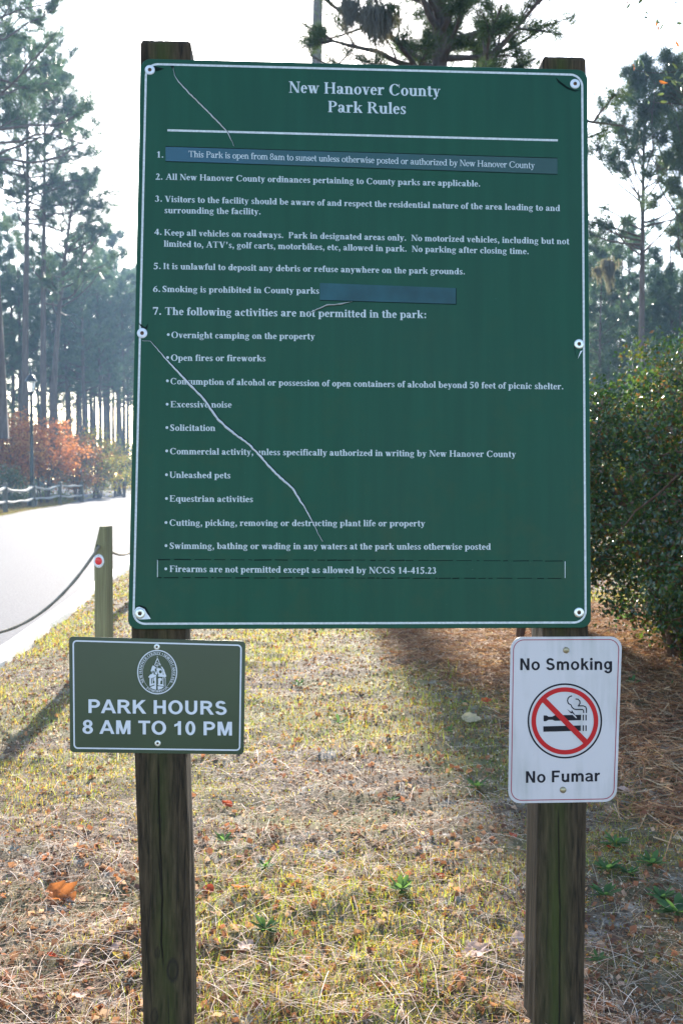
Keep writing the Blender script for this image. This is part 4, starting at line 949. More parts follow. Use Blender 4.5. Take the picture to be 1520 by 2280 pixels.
# right hand wood
GR = 'pines behind the shrubs on the right'
o = pine('p', 206, 14.6, .60, 3.7, 40, 34, 18, .38, .026, .15, 'tall flat topped pine with bare trunk behind the shrubs on the right', group=GR, bare=3, up=.45, subs=5, col=((.03, .06, .03), (.07, .10, .045))); place(o, px_x(1424, 35), 35, 2.1)
o = pine('p', 207, 13.8, .55, 3.4, 40, 40, 18, .40, .030, .15, 'dark pine trunk cut by the right edge of the picture', group=GR, bare=3, up=.45, subs=5); place(o, px_x(1520, 33), 33, 1.1)
for px, d, s, k in [(1345, 62, .62, 'p'), (1390, 66, .62, 'p'), (1455, 60, .60, 'p'), (1500, 70, .66, 'p'), (1560, 55, .6, 'p'), (1310, 75, .62, 'p'), (1600, 45, .6, 'p')]:
    put('p', rf.randrange(3), px_x(px, d), d, rf.uniform(0, 6), s, 'pine of the right hand wood ' + ('beside the board edge' if px < 1400 else 'near the flat topped pine' if px < 1480 else 'at the right edge'), GR)
for px, d, s in [(1335, 44, .74), (1375, 48, .8), (1440, 45, .66), (1475, 50, .8), (1505, 42, .7), (1550, 44, .8), (1300, 50, .8), (1460, 62, .95), (1400, 52, .9), (1490, 46, .85), (1340, 56, .95)]:
    put('l', rf.randrange(2), px_x(px, d), d, rf.uniform(0, 6), s, 'low branched dark pine ' + ('beside the board edge' if px < 1400 else 'below the flat topped pine' if px < 1480 else 'at the right edge'), 'low pines behind the shrubs on the right')
# trees above the board
o = pine('p', 301, 31, .90, 3.2, 14, 16, 14, .4, .028, .34, 'slender grey pine trunk rising above the middle of the board', group=None, up=.1, bare=2, taper=.42); place(o, px_x(714, 50), 50, .4)
o = pine('p', 305, 12.5, .48, 2.9, 66, 84, 22, .26, .010, .26, 'large branching pine above the board hung with grey moss', bare=0, up=.12, subs=7); place(o, px_x(972, 17), 17, 0.9)
big = o
# spanish moss
def moss(name_px, d, n, wid, label):
    rng = np.random.default_rng(int(name_px[0])); c = np.array(at(name_px[0], name_px[1], d)); V = []; Fq = []; k = 0
    L = (name_px[2] - name_px[1]) / F * d
    for i in range(n):
        x = rng.normal(0, wid); y = rng.normal(0, wid * .6); l = L * rng.uniform(.35, 1.0) * math.exp(-(x / wid) ** 2 * .35); p = np.array([x, y, rng.normal(0, .05) + .03])
        q = np.array([rng.normal(0, .02), rng.normal(0, .02), 0]); w_ = .009 * d / 17 * rng.uniform(.7, 1.5)
        pts = [p + q * (s / 4) ** 2 * 2 + np.array([rng.normal(0, .012), rng.normal(0, .012), -l * s / 4]) for s in range(5)]
        for s, pt in enumerate(pts): V += [c + pt - (w_ * (1 - s / 5), 0, 0), c + pt + (w_ * (1 - s / 5), 0, 0)]
        Fq += [[k + 2 * s, k + 2 * s + 1, k + 2 * s + 3, k + 2 * s + 2] for s in range(4)]; k += 10
    cc = np.full((len(V), 3), .12) * rng.uniform(.7, 1.2, (len(V), 1)) * np.array([1, .95, .85])
    o = mesh_np('spanish_moss', np.array(V), np.array(Fq), M_moss, None, cc); tag(o, label, 'moss', 'hanging grey moss')
moss((840, 30, 126), 15.2, 420, .17, 'thick grey moss curtain hanging over the board at top centre')
moss((778, 8, 96), 15.2, 200, .08, 'thin grey moss strands left of the thick curtain')
moss((1357, 585, 660), 30, 120, .14, 'pale moss beard hanging right of the board among the pines')
moss((1335, 600, 640), 30, 60, .12, 'short moss tuft hanging beside the board edge')

# ------------------------------------------------------------ broadleaf shrubs across the road
def leaves(C, size, rng, flat_=.0, aspect=.62):
    k = len(C); n = rng.normal(size=(k, 3)); n[:, 2] += flat_; n /= np.linalg.norm(n, axis=1, keepdims=True)
    a = np.cross(n, rng.normal(size=(k, 3))); a /= np.linalg.norm(a, axis=1, keepdims=True); b_ = np.cross(n, a)
    s = (size * rng.uniform(.6, 1.3, k))[:, None]
    V = np.stack([C - a * s * .5, C + b_ * s * aspect * .5 + n * s * .06, C + a * s * .5, C - b_ * s * aspect * .5 + n * s * .06], 1).reshape(-1, 3)
    return V, np.arange(4 * k).reshape(-1, 4)
def clumped(rng, cen, rad, nclump, per, cs, zmin=.0):
    P = []
    for i in range(nclump):
        u = rng.normal(size=3); u /= np.linalg.norm(u); r = rng.uniform(.35, 1) ** .5; c = np.array(cen) + u * r * np.array(rad)
        if c[2] < zmin: c[2] = zmin + rng.uniform(0, .3)
        P.append(c + rng.normal(size=(per, 3)) * cs * np.array([1, 1, .65]))
    P = np.concatenate(P); P[:, 2] = np.maximum(P[:, 2], .03); return P
def bushtree(nm, x, y, cen, rad, nclump, per, cs, lsize, cols, label, cat, mat, stems=6, seed=1, group=None, bark=None, h0=None):
    rng = np.random.default_rng(seed); root = empty(nm, (x, y, float(gz(x, y))), label=label, cat=cat, group=group)
    P = clumped(rng, cen, rad, nclump, per, cs, .15)
    V, T = leaves(P, lsize, rng, .3); cl = np.array(cols); idx = rng.integers(0, len(cl), nclump).repeat(per)
    mixr = rng.random(len(P)); idx2 = np.where(mixr < .35, rng.integers(0, len(cl), len(P)), idx)
    cc = (cl[idx2] * rng.uniform(.7, 1.3, (len(P), 1))).repeat(4, 0)
    m = MB()
    for i in range(stems):
        a = rng.uniform(0, math.tau); e = np.array(cen) + np.array(rad) * np.array([math.cos(a), math.sin(a), rng.uniform(-.1, .8)]) * rng.uniform(.3, .72)
        s0 = np.array([rng.normal(0, .12 * rad[0]), rng.normal(0, .12 * rad[1]), -.1]); t = np.linspace(0, 1, 9)[:, None]
        Pp = s0 * (1 - t) + e * t + np.sin(t * math.pi) * np.array([0, 0, .2 * rad[2]]) + rng.normal(0, .02 * rad[0], (9, 3)) * t
        m.tube(Pp, (.028 if bark is None else bark) * np.linspace(1, .25, 9), 6)
        for j in range(5):
            i0 = rng.integers(3, 8); q = Pp[i0]; e2 = q + rng.normal(size=3) * np.array(rad) * .22 + (0, 0, .1); tt_ = np.linspace(0, 1, 5)[:, None]
            m.tube(q * (1 - tt_) + e2 * tt_ + rng.normal(0, .015 * rad[0], (5, 3)) * tt_, (.028 if bark is None else bark) * .35 * np.linspace(1, .3, 5), 4)
    m.build('stems', M_barkred if nm == 'shrub' else M_bark, root, True)
    mesh_np('foliage', V, T, mat, root, cc)
    return root
OR = [(.40, .16, .07), (.36, .12, .06), (.42, .22, .09), (.24, .08, .045)]
RB = [(.24, .10, .06), (.18, .08, .05), (.30, .14, .07), (.14, .10, .05)]
YG = [(.20, .19, .05), (.12, .14, .05), (.26, .2, .05), (.16, .08, .04)]
gB = 'small autumn trees across the road'
bushtree('small_tree', px_x(22, 56), 56, (0, 0, 3.0), (2.2, 1.7, 1.9), 95, 80, .28, .14, OR, 'bright orange leaved small tree at the left edge behind the fence', 'tree', M_red, 8, 31, gB, .05)
bushtree('small_tree', px_x(102, 58), 58, (0, 0, 2.8), (2.1, 1.7, 1.9), 85, 80, .29, .14, OR[:2] + RB[:2], 'orange red small tree right of the lamp post behind the fence', 'tree', M_red, 8, 32, gB, .05)
bushtree('small_tree', px_x(172, 65), 65, (0, 0, 2.4), (1.5, 1.5, 2.0), 80, 55, .32, .14, RB, 'dull red brown small tree behind the end of the fence', 'tree', M_red, 8, 33, gB, .05)
bushtree('small_tree', px_x(215, 70), 70, (0, 0, 2.5), (1.6, 1.5, 2.3), 70, 45, .36, .15, YG, 'olive yellow small tree between fence end and the board', 'tree', M_red, 8, 34, gB, .05)
bushtree('small_tree', px_x(265, 78), 78, (0, 0, 2.1), (1.3, 1.3, 2.0), 55, 45, .34, .15, YG[:3], 'yellow green small tree close to the board edge', 'tree', M_red, 8, 35, gB, .05)
bushtree('small_tree', px_x(-60, 55), 55, (0, 0, 2.7), (1.8, 1.6, 2.0), 90, 60, .32, .14, OR, 'orange small tree left of the frame behind the fence', 'tree', M_red, 8, 36, gB, .05)
DG = [(.03, .055, .025), (.04, .07, .03), (.05, .06, .03)]
bushtree('hedge_bush', px_x(12, 50), 50, (0, 0, 1.0), (1.1, .8, 1.1), 50, 60, .22, .10, DG, 'dark green round bush behind the fence at left', 'bush', M_leaf, 5, 37)
bushtree('hedge_bush', px_x(112, 61), 61, (0, 0, .3), (1.6, .8, .35), 30, 50, .18, .10, [(.10, .12, .04), (.06, .09, .03)], 'low green bush behind the middle fence rails', 'bush', M_leaf, 4, 38)

# ------------------------------------------------------------ near shrubs on the right
SH = [(.026, .060, .022), (.034, .072, .022), (.045, .080, .022), (.020, .045, .020), (.075, .085, .022), (.10, .055, .025)]
gS = 'evergreen shrubs right of the board'
bushtree('shrub', 1.6, 8.7, (0, 0, 1.35), (.92, .8, 1.0), 260, 90, .11, .040, SH, 'leafy evergreen shrub partly hidden behind the board', 'shrub', M_leaf, 9, 41, gS, .03)
bushtree('shrub', 2.6, 7.9, (0, 0, 1.2), (1.0, .95, 1.22), 430, 95, .10, .037, SH, 'dense evergreen shrub with reddish stems right beside the board', 'shrub', M_leaf, 14, 42, gS, .032)
bushtree('shrub', 2.85, 6.6, (0, 0, 1.15), (.95, .85, 1.25), 430, 95, .10, .035, SH, 'dark evergreen shrub at the right edge of the picture', 'shrub', M_leaf, 12, 43, gS, .032)
bushtree('shrub', 3.4, 9.6, (0, 0, 1.3), (1.1, 1.0, 1.15), 200, 90, .12, .042, SH, 'evergreen shrub at the back of the right hand group', 'shrub', M_leaf, 8, 44, gS, .03)

# ------------------------------------------------------------ oak twigs at top right
def leaf_shape(L, W, curl, n=6):
    t = np.linspace(0, 1, n); wd = W * np.sin(np.pi * np.clip(t, .02, .98) ** 1.5) ** .8 + .0005
    V = []
    for i in range(n):
        z = curl * L * (t[i] - .5) ** 2
        V += [(t[i] * L, -wd[i] / 2, z + wd[i] * .18), (t[i] * L, 0, z), (t[i] * L, wd[i] / 2, z + wd[i] * .18)]
    Fq = [[3 * i + a, 3 * i + a + 1, 3 * i + 4 + a, 3 * i + 3 + a] for i in range(n - 1) for a in (0, 1)]
    return np.array(V), np.array(Fq)
oak = empty('oak_tree', (3.6, 5.6, 0), label='oak just outside the right edge whose leafy twigs hang into the sky corner', cat='tree')
oo = np.array([3.6, 5.6, 0]); m = MB(); rng = np.random.default_rng(77)
m.tube([(0, 0, -.2), (.02, .02, 1.2), (-.05, 0, 2.6), (-.2, -.1, 3.9), (-.25, -.15, 5.2)], [.14, .12, .10, .07, .04], 10)
clus = [(1395, 8, 2), (1418, 10, 1), (1434, 28, 2), (1465, 60, 5), (1502, 50, 2), (1500, 88, 2), (1412, 156, 3), (1432, 160, 2), (1495, 138, 2), (1490, 178, 6), (1512, 176, 6), (1476, 196, 1), (1460, 213, 1), (1446, 225, 1), (1486, 226, 1), (1530, 40, 5), (1540, 120, 7), (1535, 230, 5), (1560, 180, 9), (1510, 5, 4), (1516, 208, 2)]
Vs = []; Fs = []; cs_ = []; k = 0
tips = []
for x, y, n in clus:
    d = 4.6 + rng.uniform(-.25, .25); c = np.array(at(x, y, d)) - oo; tips.append(c)
    for i in range(n):
        L = rng.uniform(.028, .042); V, Fq = leaf_shape(L, L * .42, rng.uniform(.2, .9), 5)
        R = np.array(Matrix.Rotation(rng.uniform(0, 6.28), 3, 'Y') @ Matrix.Rotation(rng.uniform(-1, 1), 3, 'X') @ Matrix.Rotation(rng.uniform(0, 6.28), 3, 'Z'))
        V = V @ R.T + c + rng.normal(0, .016, 3) * (i > 0); Vs.append(V); Fs.append(Fq + k); k += len(V)
        base = np.array([(.05, .075, .05), (.06, .085, .05), (.28, .10, .04)][0 if rng.random() < .5 else 1 if rng.random() < .75 else 2]); cs_.append(np.repeat(base[None], len(V), 0))
mid = [np.array(at(1640, -20, 4.8)) - oo, np.array(at(1630, 150, 4.8)) - oo, np.array(at(1625, 260, 4.8)) - oo]
for q, zs in zip(mid, (3.9, 3.6, 3.2)):
    st_ = np.array([-.12, -.05, zs]); t = np.linspace(0, 1, 7)[:, None]; m.tube(st_ * (1 - t) + q * t + rng.normal(0, .02, (7, 3)), np.linspace(.03, .009, 7), 6)
for c in tips:
    q = min(mid, key=lambda a: np.linalg.norm(a - c)); t = np.linspace(0, 1, 8)[:, None]; P = q * (1 - t) + c * t; P[1:-1] += rng.normal(0, .012, (6, 3)); m.tube(P, np.linspace(.0028, .0009, 8), 4)
for i in range(260):
    c = np.array([rng.normal(-.2, .7), rng.normal(-.1, .7), rng.uniform(3.6, 6)])
    if c[0] < -1.0: continue
    L = .04; V, Fq = leaf_shape(L, L * .42, .4, 5); V = V @ np.array(Matrix.Rotation(rng.uniform(0, 6.28), 3, 'Z') @ Matrix.Rotation(rng.uniform(-1, 1), 3, 'X')).T + c; Vs.append(V); Fs.append(Fq + k); k += len(V); cs_.append(np.repeat(np.array([[.05, .08, .04]]), len(V), 0))
m.build('branches', M_bark, oak, True)
mesh_np('leaves', np.concatenate(Vs), np.concatenate(Fs), M_leaf, oak, np.concatenate(cs_))

# ------------------------------------------------------------ ground cover
def scatter(n, rng, y0=1.7, y1=34, wk=.42, w0=.6):
    y = y0 * (y1 / y0) ** rng.random(n); x = rng.uniform(-1, 1, n) * (wk * y + w0)
    k = x > road_right(y) + .24 + .05 * noise2(x, y, 50, 6, 2); return x[k], y[k]
def bed(x, y):   # pine straw bed round the shrubs, 0..1
    d = np.minimum.reduce([np.hypot((x - a) / c, (y - b_) / e) for a, b_, c, e in ((1.9, 8.9, 1.5, 2.9), (2.7, 6.9, 1.75, 2.6), (3.2, 5.2, 2.0, 2.2))])
    return np.clip((1.12 + .12 * noise2(x, y, 60, 4, 3) - d) / .22, 0, 1)
def blades(name, n, rng, hgt, wid, colfn, mat, lean, keep, lab, cat=None, y1=34, segs=2, flatness=0.0, lift=0.0):
    x, y = scatter(n, rng, y1=y1); k = rng.random(len(x)) < keep(x, y); x, y = x[k], y[k]; n = len(x)
    z = gz(x, y) + lift * rng.random(n); sc_ = np.clip(y / 5, .8, 2.6)
    a = rng.uniform(0, math.tau, n); h = hgt * rng.uniform(.45, 1.25, n) * np.clip(sc_, 1, 1.5); w_ = wid * rng.uniform(.6, 1.3, n) * sc_
    le = lean * rng.uniform(.3, 1.3, n); dx = np.cos(a); dy = np.sin(a); b2 = a + rng.uniform(.8, 2.3, n); sx_ = np.cos(b2) * w_ / 2; sy_ = np.sin(b2) * w_ / 2
    V = []
    up = (1 - flatness)
    for s in range(segs + 1):
        t = s / segs; hx = le * h * t ** (2 if flatness < .5 else 1); hz_ = h * up * (t if flatness < .5 else math.sin(math.pi * t) * .5 + .05) * (1 - .3 * t * np.clip(le, 0, 1)); ww = (1 - .85 * t) if flatness < .5 else 1.0
        V.append(np.stack([x + dx * hx - sx_ * ww, y + dy * hx - sy_ * ww, z + hz_], -1)); V.append(np.stack([x + dx * hx + sx_ * ww, y + dy * hx + sy_ * ww, z + hz_], -1))
    V = np.stack(V, 1).reshape(-1, 3); m_ = 2 * (segs + 1); i = np.arange(n)[:, None] * m_
    q = np.concatenate([np.stack([i[:, 0] + 2 * s, i[:, 0] + 2 * s + 1, i[:, 0] + 2 * s + 3, i[:, 0] + 2 * s + 2], -1) for s in range(segs)])
    c = colfn(x, y, rng).repeat(m_, 0); o = mesh_np(name, V, q, mat, None, c); tag(o, lab, cat, kind='stuff'); return o
def pick(cols, probs=None):
    cols = np.array(cols)
    def f(x, y, rng):
        i = rng.choice(len(cols), len(x), p=probs); return cols[i] * rng.uniform(.75, 1.25, (len(x), 1))
    return f
def gmask(x, y): return np.clip(.5 + .9 * noise2(x, y, 70, 2.6, 4), 0, 1)
r1 = np.random.default_rng(71)
blades('grass', 260000, r1, .030, .0022, pick([(.20, .27, .03), (.30, .29, .05), (.12, .19, .03), (.36, .29, .08), (.26, .15, .06)]), M_grass, .7,
       lambda x, y: (.06 + .94 * np.clip(gmask(x, y) * 1.7 - .35, 0, 1)) * (1 - .93 * bed(x, y)), 'thin short yellow green grass over the sandy lawn', segs=1)
blades('grass', 26000, r1, .062, .0034, pick([(.14, .20, .03), (.18, .22, .04), (.24, .20, .06)]), M_grass, .8,
       lambda x, y: np.clip(gmask(x, y) * 1.8 - .8, 0, 1) * (1 - .97 * bed(x, y)), 'taller tufts of green grass scattered over the lawn')
blades('dead_grass', 130000, r1, .040, .0017, pick([(.36, .22, .11), (.46, .33, .19), (.24, .13, .07), (.60, .48, .36), (.15, .07, .04)]), M_straw, 1.6,
       lambda x, y: (.35 + .65 * (1 - gmask(x, y))) * (1 - .5 * bed(x, y)), 'matted dead grass and thatch lying on the sand', flatness=.72, lift=.012)
blades('pine_needles', 12000, r1, .15, .0018, pick([(.48, .30, .20), (.60, .45, .33), (.34, .17, .10), (.74, .62, .54)]), M_straw, 1.0,
       lambda x, y: .55 + .45 * (y < 4.5), 'long dry pine needles strewn over the lawn', y1=16, segs=3, flatness=.90, lift=.012)
blades('pine_needles', 12000, r1, .17, .0021, pick([(.44, .26, .17), (.58, .42, .32), (.28, .13, .08), (.70, .57, .48)]), M_straw, 1.0,
       lambda x, y: (.2 + .8 * np.clip(.5 + 2.2 * noise2(x, y, 91, 3, 3), 0, 1)) * np.where(x > .75, .35, 1), 'bundles of long pale pine needles in the foreground', y1=5.5, segs=3, flatness=.88, lift=.03)
# moss like clover: tiny round leaves
def tiny(name, n, rng, size, cols, keep, lab, mat=M_grass, hgt=.012, y1=24, grow=3):
    x, y = scatter(n, rng, y1=y1); k = rng.random(len(x)) < keep(x, y); x, y = x[k], y[k]
    P = np.stack([x, y, gz(x, y) + rng.uniform(.001, hgt, len(x))], -1); V, T = leaves(P, size, rng, .6, .8)
    sc_ = np.clip(y / 4, 1, grow)[:, None].repeat(4, 0); V = P.repeat(4, 0) + (V - P.repeat(4, 0)) * sc_
    cl = np.array(cols); c = (cl[rng.integers(0, len(cl), len(x))] * rng.uniform(.7, 1.3, (len(x), 1))).repeat(4, 0)
    o = mesh_np(name, V, T, mat, None, c); tag(o, lab, kind='stuff')
def mm(x, y): return np.clip(.35 + 1.3 * noise2(x, y, 81, 3.4, 4), 0, 1)
tiny('ground_moss', 170000, r1, .0075, [(.16, .17, .03), (.20, .17, .04), (.11, .13, .03), (.20, .11, .04)], lambda x, y: mm(x, y) * (1 - .9 * bed(x, y)), 'yellow green mossy ground cover in patches', hgt=.02)
tiny('leaf_litter', 150000, r1, .010, [(.20, .09, .045), (.13, .055, .03), (.32, .16, .09), (.07, .035, .02), (.50, .40, .32)], lambda x, y: .35 + .65 * (1 - mm(x, y)), 'crumbled brown leaf litter on the ground', M_straw, .012)
tiny('dead_leaf_bits', 15000, r1, .028, [(.34, .16, .09), (.22, .09, .05), (.45, .28, .20), (.14, .07, .05), (.30, .12, .07)], lambda x, y: .25 + .75 * (y < 4.2), 'broken brown leaf pieces in the thatch', M_straw, .014, 12, 1.2)
# pine straw bed
def bedscatter(n, rng, L, W, cols, name, lab):
    x = rng.uniform(.3, 7, n); y = 3.2 + 10 * rng.random(n); k = rng.random(n) < bed(x, y) * np.clip(1.3 - .02 * y, 0, 1); x, y = x[k], y[k]; n = len(x)
    a = rng.uniform(0, math.tau, n); l = L * rng.uniform(.5, 1.2, n); z = gz(x, y) + rng.uniform(.002, .035, n); t = rng.normal(0, .22, n)
    d = np.stack([np.cos(a), np.sin(a), t], -1) * l[:, None] / 2; s = np.stack([-np.sin(a), np.cos(a), rng.normal(0, .5, n)], -1) * W
    P = np.stack([x, y, z], -1); V = np.stack([P - d - s, P - d + s, P + d + s, P + d - s], 1).reshape(-1, 3); V[:, 2] = np.maximum(V[:, 2], .004)
    c = (np.array(cols)[rng.integers(0, len(cols), n)] * rng.uniform(.7, 1.3, (n, 1))).repeat(4, 0)
    o = mesh_np(name, V, np.arange(4 * n).reshape(-1, 4), M_straw, None, c); tag(o, lab, kind='stuff')
bedscatter(190000, r1, .13, .0019, [(.30, .14, .07), (.38, .20, .10), (.22, .09, .05), (.46, .30, .18)], 'pine_straw', 'deep orange brown pine straw under the shrubs')
# strip across the road
def far_strip():
    rng = r1; n = 60000; y = 20 + 60 * rng.random(n) ** 1.2; x = road_left(y) - .2 - rng.exponential(2.6, n); P = np.stack([x, y, gz(x, y) + .02], -1)
    V, T = leaves(P, .07, rng, .3, .35); g = np.exp(-np.abs(x - road_left(y)) / 1.2)[:, None]; base = np.where(rng.random((n, 1)) < g * .8 + .05, np.array([[.22, .19, .06]]), np.array([[.18, .10, .06]]))
    o = mesh_np('roadside_litter', V, T, M_straw, None, (base * rng.uniform(.7, 1.3, (n, 1))).repeat(4, 0)); tag(o, 'grass edge and brown pine litter beyond the road', kind='stuff')
far_strip()

def far_woods():
    rng = np.random.default_rng(303); n = 46000; a = rng.uniform(-.95, .95, n); d = rng.uniform(125, 165, n); x = np.sin(a) * d; y = np.cos(a) * d
    top = 5.2 + 2.2 * noise2(x * .12, y * .12, 5, 1.0, 3); z = rng.random(n) ** .8 * top
    V, T = leaves(np.stack([x, y, z], -1), .85, rng, .2, .6); c = np.array([(.03, .055, .03), (.05, .07, .035), (.06, .05, .035)])[rng.integers(0, 3, n)] * rng.uniform(.6, 1.3, (n, 1))
    tag(mesh_np('far_woods', V, T, M_needle, None, c.repeat(4, 0)), 'far off dark undergrowth closing the wood behind all trees', kind='stuff')
far_woods()

# ------------------------------------------------------------ fallen leaves and weeds
def fleaf(seed, L, W, lobed=False):
    rng = np.random.default_rng(seed); n = 15; m = 6; V = []
    for i in range(n):
        t = i / (n - 1); w_ = W * .5 * math.sin(math.pi * min(max(t, .02), .985) ** .8) ** .8 * (1 + (.28 * math.sin(t * 17 + seed) if lobed else .05 * math.sin(t * 30)))
        for j in range(m):
            s = j / (m - 1) * 2 - 1; z = .5 * W * (abs(s) ** 1.7) * (.35 + .25 * math.sin(seed + t * 3)) * math.sin(math.pi * t) ** .5 + L * .35 * (t - .45) ** 2 + rng.normal(0, .0012)
            V.append(((t - .5) * L, s * w_, z + .004))
    Fq = [[i * m + j, i * m + j + 1, (i + 1) * m + j + 1, (i + 1) * m + j] for i in range(n - 1) for j in range(m - 1)]
    return np.array(V), np.array(Fq)
LC = {'orange': (.45, .15, .05), 'red': (.42, .08, .04), 'pink brown': (.58, .38, .31), 'brown': (.26, .13, .08), 'tan': (.55, .42, .26), 'yellow': (.62, .45, .12)}
LM = {}; lsrc = {}
for i, (k, c) in enumerate(LC.items()): LM[k] = None
def leaf_obj(kind, var):
    key = (kind, var)
    if key not in lsrc:
        V, Fq = fleaf(var * 7 + len(lsrc), .065, .045 if var != 1 else .055, var == 1); cc = np.repeat(np.array([LC[kind]]), len(V), 0) * np.random.default_rng(var).uniform(.8, 1.15, (len(V), 1))
        o = mesh_np('fallen_leaf', V, Fq, M_straw, None, cc, smooth=True); lsrc[key] = o; return o
    o = lsrc[key].copy(); COL.objects.link(o); return o
def put_leaf(px, py, size_px, kind, label, var=None, group=None):
    g = on_ground(px, py, .015); o = leaf_obj(kind, random.randrange(3) if var is None else var); s = size_px / F * g.y / .065
    o.location = (g.x, g.y, float(gz(g.x, g.y)) + .008); o.scale = (s, s, s); o.rotation_euler = (random.uniform(-.35, .35), random.uniform(-.35, .35), random.uniform(0, 6.28))
    for k_ in ('group', 'label'):
        if k_ in o: del o[k_]
    tag(o, label, 'leaf', group or 'fallen leaves on the lawn')
for a in [(135, 1992, 78, 'orange', 'large curled orange leaf on the grass left of the left post', 1), (505, 1800, 30, 'red', 'red leaf right of the left post below the hours sign', 0), (602, 1813, 36, 'tan', 'pale folded leaf right of the left post', 2),
          (1060, 2132, 70, 'pink brown', 'large pinkish leaf on bare sand left of the right post', 1), (1153, 2102, 44, 'pink brown', 'upright pink brown leaf against the foot of the right post', 0), (926, 2232, 40, 'brown', 'brown leaf standing on edge near the bottom centre', 2),
          (1134, 2246, 42, 'yellow', 'pale yellow curled leaf at the bottom near the right post', 0), (466, 1988, 34, 'red', 'dark orange leaf close to the right side of the left post', 0), (532, 1995, 44, 'orange', 'orange brown leaf standing in grass right of the left post', 2),
          (548, 2108, 50, 'pink brown', 'pinkish dead leaf beside a green weed near the left post', 2), (676, 2150, 36, 'pink brown', 'small pink leaf on edge at lower centre', 0), (1392, 1762, 46, 'pink brown', 'large pale leaf in the shade right of the no smoking sign', 1),
          (1050, 1612, 52, 'tan', 'long tan leaf lying in the middle distance below the board', 0), (878, 1464, 24, 'orange', 'bright orange leaf at the edge of the pine straw bed', 0), (1082, 1578, 26, 'red', 'dark red leaf left of the no smoking sign', 1),
          (1118, 1572, 26, 'brown', 'brown leaf in shade beside the no smoking sign', 0), (1044, 1722, 22, 'orange', 'small orange leaf near a green weed below the board', 0), (1170, 2040, 28, 'red', 'red leaf touching the left face of the right post', 2),
          (260, 2134, 34, 'yellow', 'yellow brown leaf on edge left of the left post', 0), (184, 2150, 42, 'pink brown', 'grey pink curled leaf left of the left post', 1), (92, 2232, 40, 'brown', 'dark brown leaf at the lower left', 1), (176, 2226, 38, 'pink brown', 'pale crumpled leaf at the bottom left', 2),
          (1420, 2125, 40, 'pink brown', 'upright pale leaf in the shade right of the right post', 0), (1140, 1862, 24, 'red', 'dark red leaf curled left of the right post', 2), (300 + 700, 2035, 30, 'brown', 'orange brown leaf on the sand at mid right', 0)]: put_leaf(*a)
rl = random.Random(12)
for i in range(70):
    y = 1440 + 840 * rl.random() ** .8; x = rl.uniform(-20, 1540)
    g = on_ground(x, y)
    if g.x < road_right(g.y) + .4: continue
    if 290 < x < 440 and y > 2150: continue
    kd = rl.choice(['red', 'brown', 'brown', 'pink brown', 'tan', 'orange']); nm = {'red': 'small dark red', 'brown': 'small brown', 'pink brown': 'small pinkish brown', 'tan': 'small tan', 'orange': 'small orange'}[kd]
    put_leaf(x, y, rl.uniform(.35, .9) * 34 * 3 / max(g.y, 2.4), kd, nm + ' leaf lying among the thin grass', group=nm + ' leaves scattered on the lawn')

def weed(px, py, size_px, label, col=(.06, .12, .052), seed=0, n=11):
    rng = np.random.default_rng(seed); g = on_ground(px, py); s = size_px / F * g.y / 2 * 1.3; Vs = []; Fs = []; k = 0
    for i in range(n):
        V, Fq = leaf_shape(s * rng.uniform(.55, 1.1), s * rng.uniform(.2, .34), rng.uniform(.05, .35), 6)
        R = np.array(Matrix.Rotation(i * 2.4 + rng.uniform(-.3, .3), 3, 'Z') @ Matrix.Rotation(-rng.uniform(.0, .5) * (1 if i % 3 else 1.6), 3, 'Y')); Vs.append(V @ R.T); Fs.append(Fq + k); k += len(V)
    V = np.concatenate(Vs); V[:, 2] += .018; cc = np.repeat((np.array(col) * rng.uniform(.8, 1.3, (n, 1))), 18, 0)
    o = mesh_np('weed', V, np.concatenate(Fs), M_grass, None, cc, smooth=True); o.location = (g.x, g.y, float(gz(g.x, g.y))); tag(o, label, 'weed', 'green weeds in the lawn')
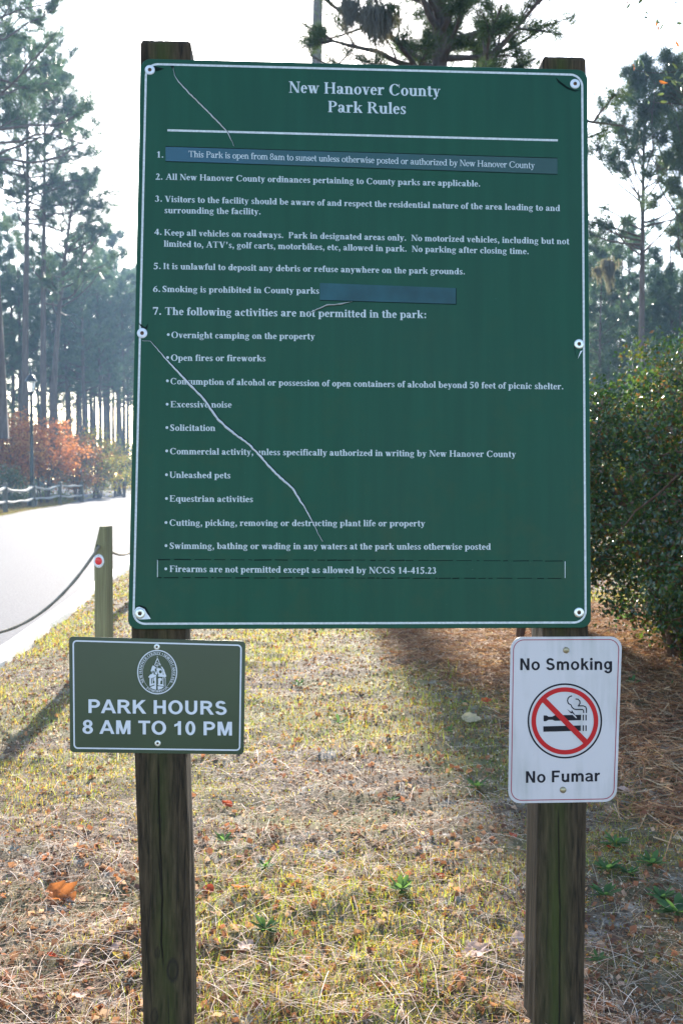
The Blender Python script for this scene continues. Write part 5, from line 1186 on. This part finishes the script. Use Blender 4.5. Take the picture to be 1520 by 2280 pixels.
for i, a in enumerate([(755, 1622, 38, 'dark green weed rosette left of centre in the middle distance'), (1062, 1762, 48, 'bright green weed below and left of the no smoking sign'), (893, 2002, 62, 'broad green weed rosette at lower centre'),
          (590, 2098, 60, 'green weed beside a pink leaf right of the left post'), (500, 1893, 46, 'pale green weed touching the right side of the left post'), (665, 1535, 30, 'small green weed far below the board'), (1000, 1650, 30, 'small weed left of the no smoking sign'),
          (1032, 1583, 22, 'tiny weed in the sand below the board'), (590, 1955, 46, 'low green weed sprig right of the left post'), (870, 1790, 34, 'thin green weed at the centre of the lawn'), (1368, 1893, 62, 'silvery green weed right of the right post'), (1350, 1948, 60, 'leafy weed clump close to the right post'),
          (1450, 1945, 64, 'broad weed in the shade near the right edge'), (1505, 2050, 90, 'largest weed cut by the right edge'), (1400, 1958, 44, 'weed between the two shade clumps at right'), (1345, 2010, 60, 'pale weed against the right side of the right post'), (1330, 2160, 44, 'small weed at the foot of the right post'),
          (1470, 2010, 60, 'low weed left of the largest one'), (1405, 1555, 40, 'green sprig growing under the shrub'), (1395, 1400, 44, 'leafy sprig below the right shrub'), (205 + 190, 1740 + 30, 20, 'tiny weed behind the left post')]):
    weed(*a, seed=500 + i, n=19 if a[2] > 40 else 12)

# ------------------------------------------------------------ haze
if HAZE:
    m = MB(); m.box((0, 50, 21), (260, 260, 44)); mh = bpy.data.materials.new('haze_air'); mh.use_nodes = True; nt = mh.node_tree; nt.nodes.clear()
    pv = nt.nodes.new('ShaderNodeVolumePrincipled'); pv.inputs['Color'].default_value = (.42, .66, 1.0, 1); pv.inputs['Density'].default_value = HAZE; pv.inputs['Anisotropy'].default_value = .3
    om = nt.nodes.new('ShaderNodeOutputMaterial'); nt.links.new(pv.outputs[0], om.inputs['Volume'])
    tag(m.build('haze', mh), 'thin bluish morning haze between the trees', kind='stuff')

# ------------------------------------------------------------ one label each for trees that read alike
ORD = ['leftmost', 'second from left', 'third from left', 'fourth from left', 'fifth from left', 'sixth from left', 'seventh from left', 'eighth from left']
from collections import defaultdict
by = defaultdict(list)
for o in COL.objects:
    if o.parent is None and o.get('category') == 'pine tree': by[o['label']].append(o)
for lb, L in by.items():
    if 2 <= len(L) <= 8:
        L.sort(key=lambda o: o.location.x / o.location.y)
        for i, o in enumerate(L): o['label'] = ORD[i] + ' ' + lb
